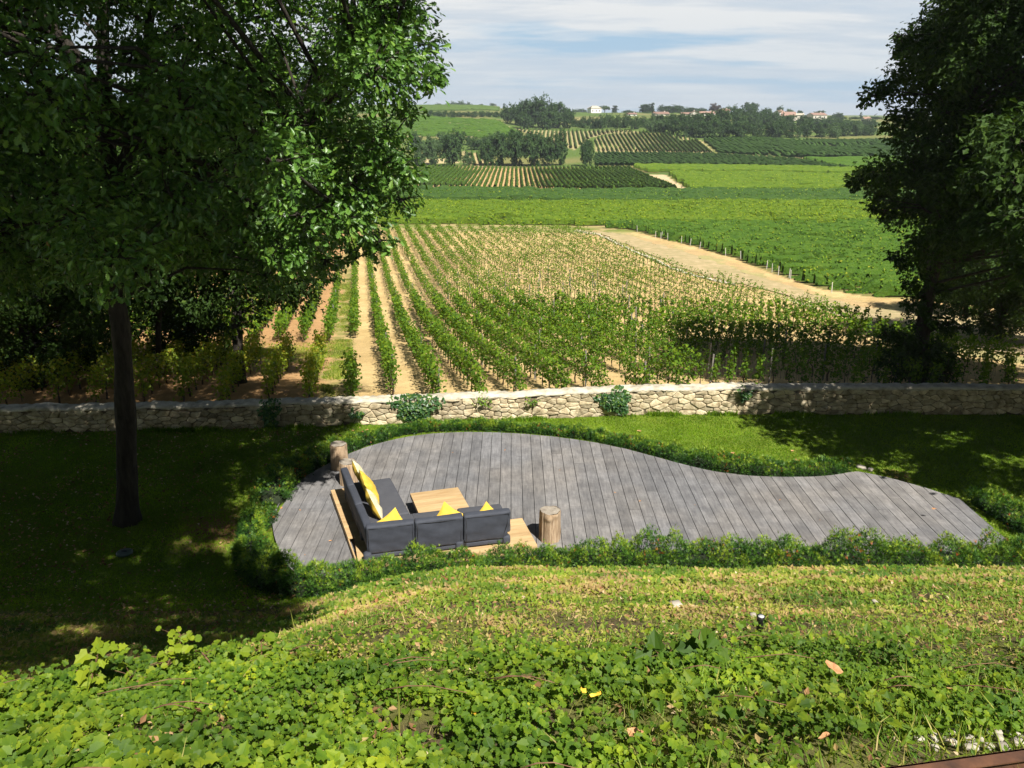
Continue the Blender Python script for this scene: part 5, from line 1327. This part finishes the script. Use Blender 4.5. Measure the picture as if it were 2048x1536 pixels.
# dead leaves and bits lying between the plants
n = 16000; X, Y = scatter(n, 1.7, 13.0, .7, 1.0); ok = rng.random(n) < .25 + .75 * sst(.5, .66, fbm(X * 1.7, Y * 1.7, 72)); X, Y = X[ok], Y[ok]; n = len(X)
mb = MB(); mb.inst(SIMPLE, np.stack([X, Y, ground_z(X, Y) + .01 + .06 * rng.random(n) ** 2], 1), frames(np.stack([rng.normal(0, .6, n), rng.normal(0, .6, n), np.ones(n)], 1)), .02 + .035 * rng.random(n), 0, rng.random(n))
n = 9000; XL = rng.uniform(-14.5, -3.6, n); YL = rng.uniform(9.5, 21, n); ok = (rng.random(n) < .2 + .8 * sst(.4, .62, fbm(XL * .8, YL * .8, 73))) & ~inpoly(XL, YL, deckring) & (YL < wally(XL) - .3); XL, YL = XL[ok], YL[ok]; n = len(XL)
mb.inst(SIMPLE, np.stack([XL, YL, ground_z(XL, YL) + .03 + .02 * rng.random(n)], 1), frames(np.stack([rng.normal(0, .4, n), rng.normal(0, .4, n), np.ones(n)], 1)), .04 + .05 * rng.random(n), 0, rng.random(n))
M['litter'] = leafmat('dead leaf litter', [(0, (.12, .06, .03)), (.5, (.3, .17, .08)), (.85, (.5, .34, .18)), (1, (.6, .5, .34))], .8, .1, .1)
mb.build('leaf_litter', M['litter'], kind='stuff')
# grass on the bank: thin tufts, straw coloured in places
def grass(name, X, Y, h, tone, mat, T=BLADE, lean=.45, wk=1.0, zoff=0.0):
    n = len(X); Z = ground_z(X, Y) - .004 + zoff
    up = np.stack([rng.normal(0, lean, n), rng.normal(0, lean, n), np.ones(n)], 1); up /= np.linalg.norm(up, axis=1)[:, None]
    r_ = rng.normal(size=(n, 3)); t_ = np.cross(up, r_); t_ /= np.linalg.norm(t_, axis=1)[:, None]
    Mx = np.stack([t_ * wk, np.cross(up, t_), up], 2)
    mb = MB(); mb.inst(T, np.stack([X, Y, Z], 1), Mx, h, 0, tone); return mb.build(name, M[mat], kind='stuff')
n = 110000; X, Y = scatter(n, 1.6, 13.1, .7, 1.0)
shx = sst(-1.0, -4.5, X) * sst(1.5, 6.0, Y) * 1.8
tuft = fbm(X * 1.5, Y * 1.5, 91)
den = sst(13.1, 12.5, Y + shx) * (.25 + .75 * sst(.35, .65, tuft)) * (.35 + .65 * sst(3.6, 4.8, Y))
ok = rng.random(n) < den; X, Y = X[ok], Y[ok]; n = len(X)
tone = np.clip(.1 + .75 * rng.random(n) + .9 * (fbm(X * .9, Y * .9, 93) - .3), 0, 1); tone = np.where(rng.random(n) < .16, .85 + .15 * rng.random(n), tone)
grass('bank_grass', X, Y, (.035 + .07 * rng.random(n) ** 1.6) * (.7 + .8 * fbm(X * 1.5, Y * 1.5, 95)), tone, 'grass', wk=.9, lean=.8)
# longer grass in the lower right corner and scattered tall blades
n = 9000; X = rng.uniform(-.2, 3.4, n); Y = rng.uniform(2.0, 3.6, n)
ok = rng.random(n) < sst(.0, .9, X) * (.2 + .8 * sst(.35, .6, fbm(X * 3, Y * 3, 97))); X, Y = X[ok], Y[ok]; n = len(X)
grass('long_grass', X, Y, (.05 + .1 * rng.random(n)), np.clip(.2 + .7 * rng.random(n) ** 1.3, 0, 1), 'grass', lean=.6, wk=.8)
n = 150; X, Y = scatter(n, 2.0, 5.6)
grass('tall_grass_blades', X, Y, (.12 + .16 * rng.random(n)), np.clip(.1 + .8 * rng.random(n), 0, 1), 'grass', lean=.5, wk=.5)
# mown lawn
n = 420000; Y = np.sqrt(rng.random(n) * (21.7 ** 2 - 10.8 ** 2) + 10.8 ** 2); X = rng.uniform(-1, 1, n) * (.66 * Y + 1)
shx = sst(-1.0, -4.5, X) * sst(1.5, 6.0, Y) * 1.8
ok = (Y < wally(X) - .2) & (Y + shx > 13.0) & ~inpoly(X, Y, deckring); X, Y = X[ok], Y[ok]; n = len(X)
ok = rng.random(n) < .5 + .5 * sst(.3, .55, fbm(X * 2.5, Y * 2.5, 99)); X, Y = X[ok], Y[ok]; n = len(X)
grass('lawn_grass', X, Y, .035 + .03 * rng.random(n), np.clip(.5 * rng.random(n) + .7 * (fbm(X * .6, Y * .6, 98) - .2) + .3 * (fbm(X * 6, Y * 6, 96) - .5), 0, 1), 'lawnblade', TRI, .7, 3.5)
# weeds and grass along the foot of the wall and in the track of the vineyard
n = 16000; X = rng.uniform(-14, 15, n); Y = wally(X) - .22 - np.abs(rng.normal(0, .08, n)); 
ok = rng.random(n) < sst(.4, .65, fbm(X * 1.4, X * 0, 90)); X, Y = X[ok], Y[ok]
grass('wall_foot_grass', X, Y, .06 + .12 * rng.random(len(X)), rng.random(len(X)) * .7, 'lawnblade', TRI, .4, 2)
n = 90000; rc = rng.normal(-.62, .3, n); s = rng.uniform(22, 66, n); X = PERP[0] * (R0 + rc) + DIRV[0] * s; Y = PERP[1] * (R0 + rc) + DIRV[1] * s
k2 = n // 3; X[:k2] = rng.uniform(-14, -3.6, k2); Y[:k2] = rng.normal(34.8, 1.6, k2)
rc_all = X * PERP[0] + Y * PERP[1] - R0
ok = (Y > wally(X) + .3) & (rng.random(n) < .6 * sst(.4, .65, fbm(X * .8, Y * .8, 88))) & (rc_all < -.1); X, Y = X[ok], Y[ok]
grass('path_grass', X, Y, .05 + .07 * rng.random(len(X)), .3 + .6 * rng.random(len(X)), 'grass', TRI, .6, 2.5)

# bramble shoots rising above the ground cover
def shoot(label, pts, leaves, mat='cover', lsize=.07, T=ROUND, tone=.5):
    pts = [np.array(q) for q in pts]; b = pts[0]
    o = empty('bramble_shoot', b, label=label, cat='plant')
    mb = MB(); mb.tube(np.array(pts) - b, np.linspace(.006, .002, len(pts)), 6); mb.build('shoot_stem', M['stem'], o)
    d = np.linspace(0, 1, len(pts)); A_ = np.array(pts); mb = MB()
    st = MB()
    leaves = int(leaves * 1.6)
    for k in range(leaves):
        t = .25 + .75 * (k + .5) / leaves; q = np.array([np.interp(t, d, A_[:, i]) for i in range(3)]) - b
        e = q + rng.normal(0, 1, 3) * np.array([.05, .03, .02]) + np.array([0, 0, .012])
        st.tube([q, (q + e) / 2 + np.array([0, 0, .005]), e], [.0018, .0015, .001], 4)
        mb.inst(T, e[None], frames(np.array([[rng.normal(.1, .4), rng.normal(-.6, .3), 1.0]])), lsize * random.uniform(.45, 1.1), 0, [np.clip(tone + random.uniform(-.2, .2), 0, .9)])
    mb.build('shoot_leaves', M[mat], o); st.build('leaf_stalk', M['stem'], o)
    return o
def SH(lst, Y): 
    a = [P(lst[0][0], lst[0][1])]; Yb = a[0].y
    return [tuple(a[0])] + [tuple(at(px, py, Yb + dy)) for px, py, dy in lst[1:]]
shoot('bramble shoot with broad pale leaves standing at the far left', SH([(182, 1400), (180, 1370, 0), (188, 1340, .02), (196, 1310, 0), (200, 1296, 0)], 0), 15, 'cover', .085, VINE, .75)
shoot('tall leafy bramble shoot left of the arching stem', SH([(322, 1370), (330, 1340, 0), (345, 1310, 0), (362, 1285, .02), (378, 1266, .02)], 0), 20, 'cover', .055, ROUND, .7)
shoot('bramble stem arching over to the right above the bank', SH([(426, 1345), (418, 1322, 0), (405, 1306, 0), (388, 1300, 0), (370, 1302, 0)], 0), 5, 'cover', .035, ROUND, .5)
shoot('low bramble tendril creeping between the two left shoots', SH([(300, 1378), (285, 1360, 0), (268, 1352, 0), (255, 1348, 0)], 0), 9, 'cover', .045, ROUND, .6)
shoot('upright shoot with round leaves at the edge of the shade', SH([(520, 1345), (520, 1325, 0), (524, 1300, 0), (520, 1275, 0)], 0), 12, 'cover', .06, ROUND, .55)
shoot('large-leaved shoot in the middle of the bank', SH([(1395, 1345), (1392, 1320, 0), (1400, 1295, 0), (1398, 1272, 0)], 0), 6, 'cover', .13, VINE, .1)
shoot('second large-leaved plant low on the bank beside the tall one', SH([(1330, 1345), (1325, 1325, 0), (1315, 1305, 0)], 0), 4, 'cover', .12, VINE, .1)
shoot('yellow-leaved sprig among the ground cover at left', SH([(470, 1410), (480, 1395, 0), (495, 1388, 0), (515, 1384, 0)], 0), 8, 'cover', .05, ROUND, .85)

# dry stems, stones, lamp, lid, fallen leaves
def dry_leaf(px, py, size, label, mat='dryleaf', lift=.0, z=None, group=None):
    p = P(px, py, z) if z is not None else P(px, py)
    n = 9; mb = MB(); V = [(0, 0, 0)]; 
    for k in range(n): 
        a = k / n * 2 * math.pi; r_ = size * (.5 + .5 * abs(math.cos(a))) * random.uniform(.75, 1.15); V.append((r_ * math.cos(a), r_ * math.sin(a) * .7, size * random.uniform(.05, .4)))
    mb.polys(V, [(0, 1 + k, 1 + (k + 1) % n) for k in range(n)], 0, random.random())
    o = mb.build('fallen_leaf', M[mat], None, label=label, cat='leaf', group=group); o.location = p + Vector((0, 0, lift)); o.rotation_euler = (random.uniform(-.3, .3), random.uniform(-.3, .3), random.uniform(0, 6))
dry_leaf(1660, 1382, .055, 'long curled dry brown leaf on the bank at right', lift=.12)
dry_leaf(1268, 1508, .05, 'crumpled orange brown leaf at the bottom edge, middle', lift=.08)
dry_leaf(1645, 1502, .03, 'small reddish curled leaf in the long grass at bottom right', lift=.06)
dry_leaf(1425, 1488, .035, 'brown crumpled leaf between the grass tufts near the bottom', lift=.06)
dry_leaf(1165, 1428, .03, 'bright yellow fallen leaf in the ground cover', 'yellowleaf', .12)
dry_leaf(1188, 1436, .04, 'orange and yellow vine leaf beside the bright yellow one', 'yellowleaf', .11)
dry_leaf(948, 1466, .022, 'little orange leaf in the ground cover below centre', 'yellowleaf', .1)
dry_leaf(510, 1500, .025, 'pale brown leaf at the bottom left among mallow leaves', 'dryleaf', .1)
dry_leaf(1900, 1408, .035, 'pinkish dry leaf on the bank above the steel edging', 'dryleaf', .08)
dry_leaf(776, 988, .05, 'orange dry leaf on the deck beside the seat', z=ZD + .01)
dry_leaf(661, 1082, .04, 'pale brown leaf on the deck left of the sofa', z=ZD + .01)
dry_leaf(563, 1016, .04, 'small brown leaf on the left rim of the deck', z=ZD + .01)
dry_leaf(1280, 1002, .03, 'tiny dry leaf on the middle of the deck', z=ZD + .01)
for px, py in ((905, 905), (1120, 940), (1230, 985), (1390, 1010), (1560, 1000), (1640, 1040), (600, 1020), (610, 1110), (1010, 900)):
    dry_leaf(px, py, random.uniform(.02, .035), 'tiny pale dead leaf scattered on the grey deck boards', z=ZD + .008, group='tiny dead leaves on the deck')
dry_leaf(1467, 920, .06, 'small tan leaf on the far hedge top', z=.3)
for px, py, lab in ((1585, 902, 'tan leaf lying on the sunlit lawn near the tree shadow'), (1465, 906, 'tan leaf on the sunlit lawn left of the shadow edge'), (1278, 862, 'tan leaf on the lawn behind the far hedge'), (706, 862, 'pale leaf on the lawn at the edge of the oak shade'), (733, 860, 'second pale leaf on the lawn at the edge of the oak shade'),
                    (330, 1030, 'brown leaf on the dark lawn right of the oak trunk'), (1990, 986, 'leaf on the lawn near the right hedge'), (1868, 1018, 'tan leaf lying on the small right hedge')):
    dry_leaf(px, py, .055, lab, z=.04 if 'hedge' not in lab or 'behind' in lab or 'near' in lab else .36)
def rock(px, py, size, label, z=None, mat='pebble', dz=0):
    p = P(px, py, z) if z is not None else P(px, py)
    V = SV_ * np.array(size) * .5; V = V * (1 + (rng.random((len(V), 1)) - .5) * .3)
    mb = MB(); mb.polys(V, SF_, 0, random.random(), True)
    o = mb.build('stone', M[mat], None, label=label, cat='stone'); o.location = p + Vector((0, 0, size[2] * .3 + dz)); o.rotation_euler = (0, 0, random.uniform(0, 3))
rock(1350, 1218, (.12, .09, .06), 'pale stone lying in the middle of the grassy bank', dz=.02)
rock(1722, 937, (.22, .14, .09), 'white stone at the tip of the deck by the lawn', 0)
rock(1740, 941, (.16, .12, .07), 'smaller white stone right of the one at the deck tip', 0)
rock(1505, 1240, (.05, .05, .035), 'small white stone just behind the black garden spotlight', dz=.03)
rock(1748, 1213, (.06, .04, .03), 'small pale stone high on the right of the bank', dz=.03)
rock(425, 1302, (.14, .1, .09), 'grey stone in the shade behind the arching bramble stem')
for k in range(26):
    q = P(random.uniform(1830, 2080), random.uniform(1468, 1512)); 
    V = SV_ * np.array([random.uniform(.018, .04), random.uniform(.018, .03), .02]) * .6; V = V * (1 + (rng.random((len(V), 1)) - .5) * .3)
    mb = MB(); mb.polys(V, SF_, 0, random.random(), True)
    o = mb.build('pebble', M['pebble'], None, label='small pale pebble in the gravel beside the rusty steel edging', cat='pebble', group='pebbles beside the steel edging'); o.location = q + Vector((0, 0, .02))
q = P(1518, 1268); o = empty('garden_spotlight', q + Vector((0, 0, .05)), label='small black garden spotlight with a pale lens in the bank', cat='spotlight')
mb = MB(); mb.tube([(0, 0, -.06), (0, 0, .075), (0, -.004, .10)], [.022, .026, .03], 16); mb.build('lamp_housing', M['black'], o)
mb = MB(); mb.tube([(0, -.004, .101), (0, -.004, .104)], [.022, .022], 16); mb.build('lens', M['glassy'], o)
q = P(250, 1112); o = empty('drain_lid', q + Vector((0, 0, .03)), label='round grey green lid lying in the shaded grass near the oak', cat='lid')
mb = MB(); mb.tube([(0, 0, 0), (0, 0, .03), (0, 0, .045)], [.15, .15, .12], 28); mb.build('lid_plate', M['cover_plate'], o)
mb = MB(); mb.tube([(-.05, 0, .05), (.05, 0, .05)], [.012, .012], 8); mb.build('lid_handle', M['black'], o)
# rusted steel edging, lower right corner
a = P(1740, 1541, 5.84); b = P(2110, 1490, 5.84); d_ = (b - a).normalized(); 
mb = MB(); L_ = (b - a).length + 1.5
mb.box((L_ / 2, 0, -.12), (L_, .008, .24)); 
o = mb.build('steel_edging', M['rust'], None, label='strip of rusted steel edging crossing the lower right corner', cat='edging'); o.location = a; o.rotation_euler = (0, 0, math.atan2(d_.y, d_.x))
mb = MB(); mb.box((L_ / 2, -.022, -.003), (L_, .05, .006)); mb.build('top_flange', M['rust'], o)
for k in range(48):
    X0 = random.uniform(-3.5, 3.2); Y0 = random.uniform(2.2, 5.6); a_ = random.uniform(-.5, .5); l_ = random.uniform(.15, .4)
    pts = [(X0 + l_ * t * math.cos(a_), Y0 + l_ * t * math.sin(a_), gz(X0 + l_ * t * math.cos(a_), Y0 + l_ * t * math.sin(a_)) + .12 + .03 * math.sin(t * 3)) for t in (0, .3, .6, 1)]
    mb = MB(); mb.tube(pts, [.003, .0028, .0024, .0016], 5); mb.build('dry_stem', M['stem'], None, label='thin reddish dry stem lying in the bank plants', cat='stem', group='dry stems on the bank')

# ------------------------------------------------------------------ air
HZ = bpy.data.materials.new('haze air'); HZ.use_nodes = True; ht = HZ.node_tree
for n in list(ht.nodes): ht.nodes.remove(n)
ho = ht.nodes.new('ShaderNodeOutputMaterial'); pv = ht.nodes.new('ShaderNodeVolumePrincipled')
pv.inputs['Color'].default_value = (.8, .88, 1, 1); pv.inputs['Density'].default_value = .00017
ht.links.new(pv.outputs[0], ho.inputs['Volume'])
mb = MB(); mb.box((0, 1735, 22), (20000, 3600, 66)); mb.build('haze', HZ, kind='stuff')
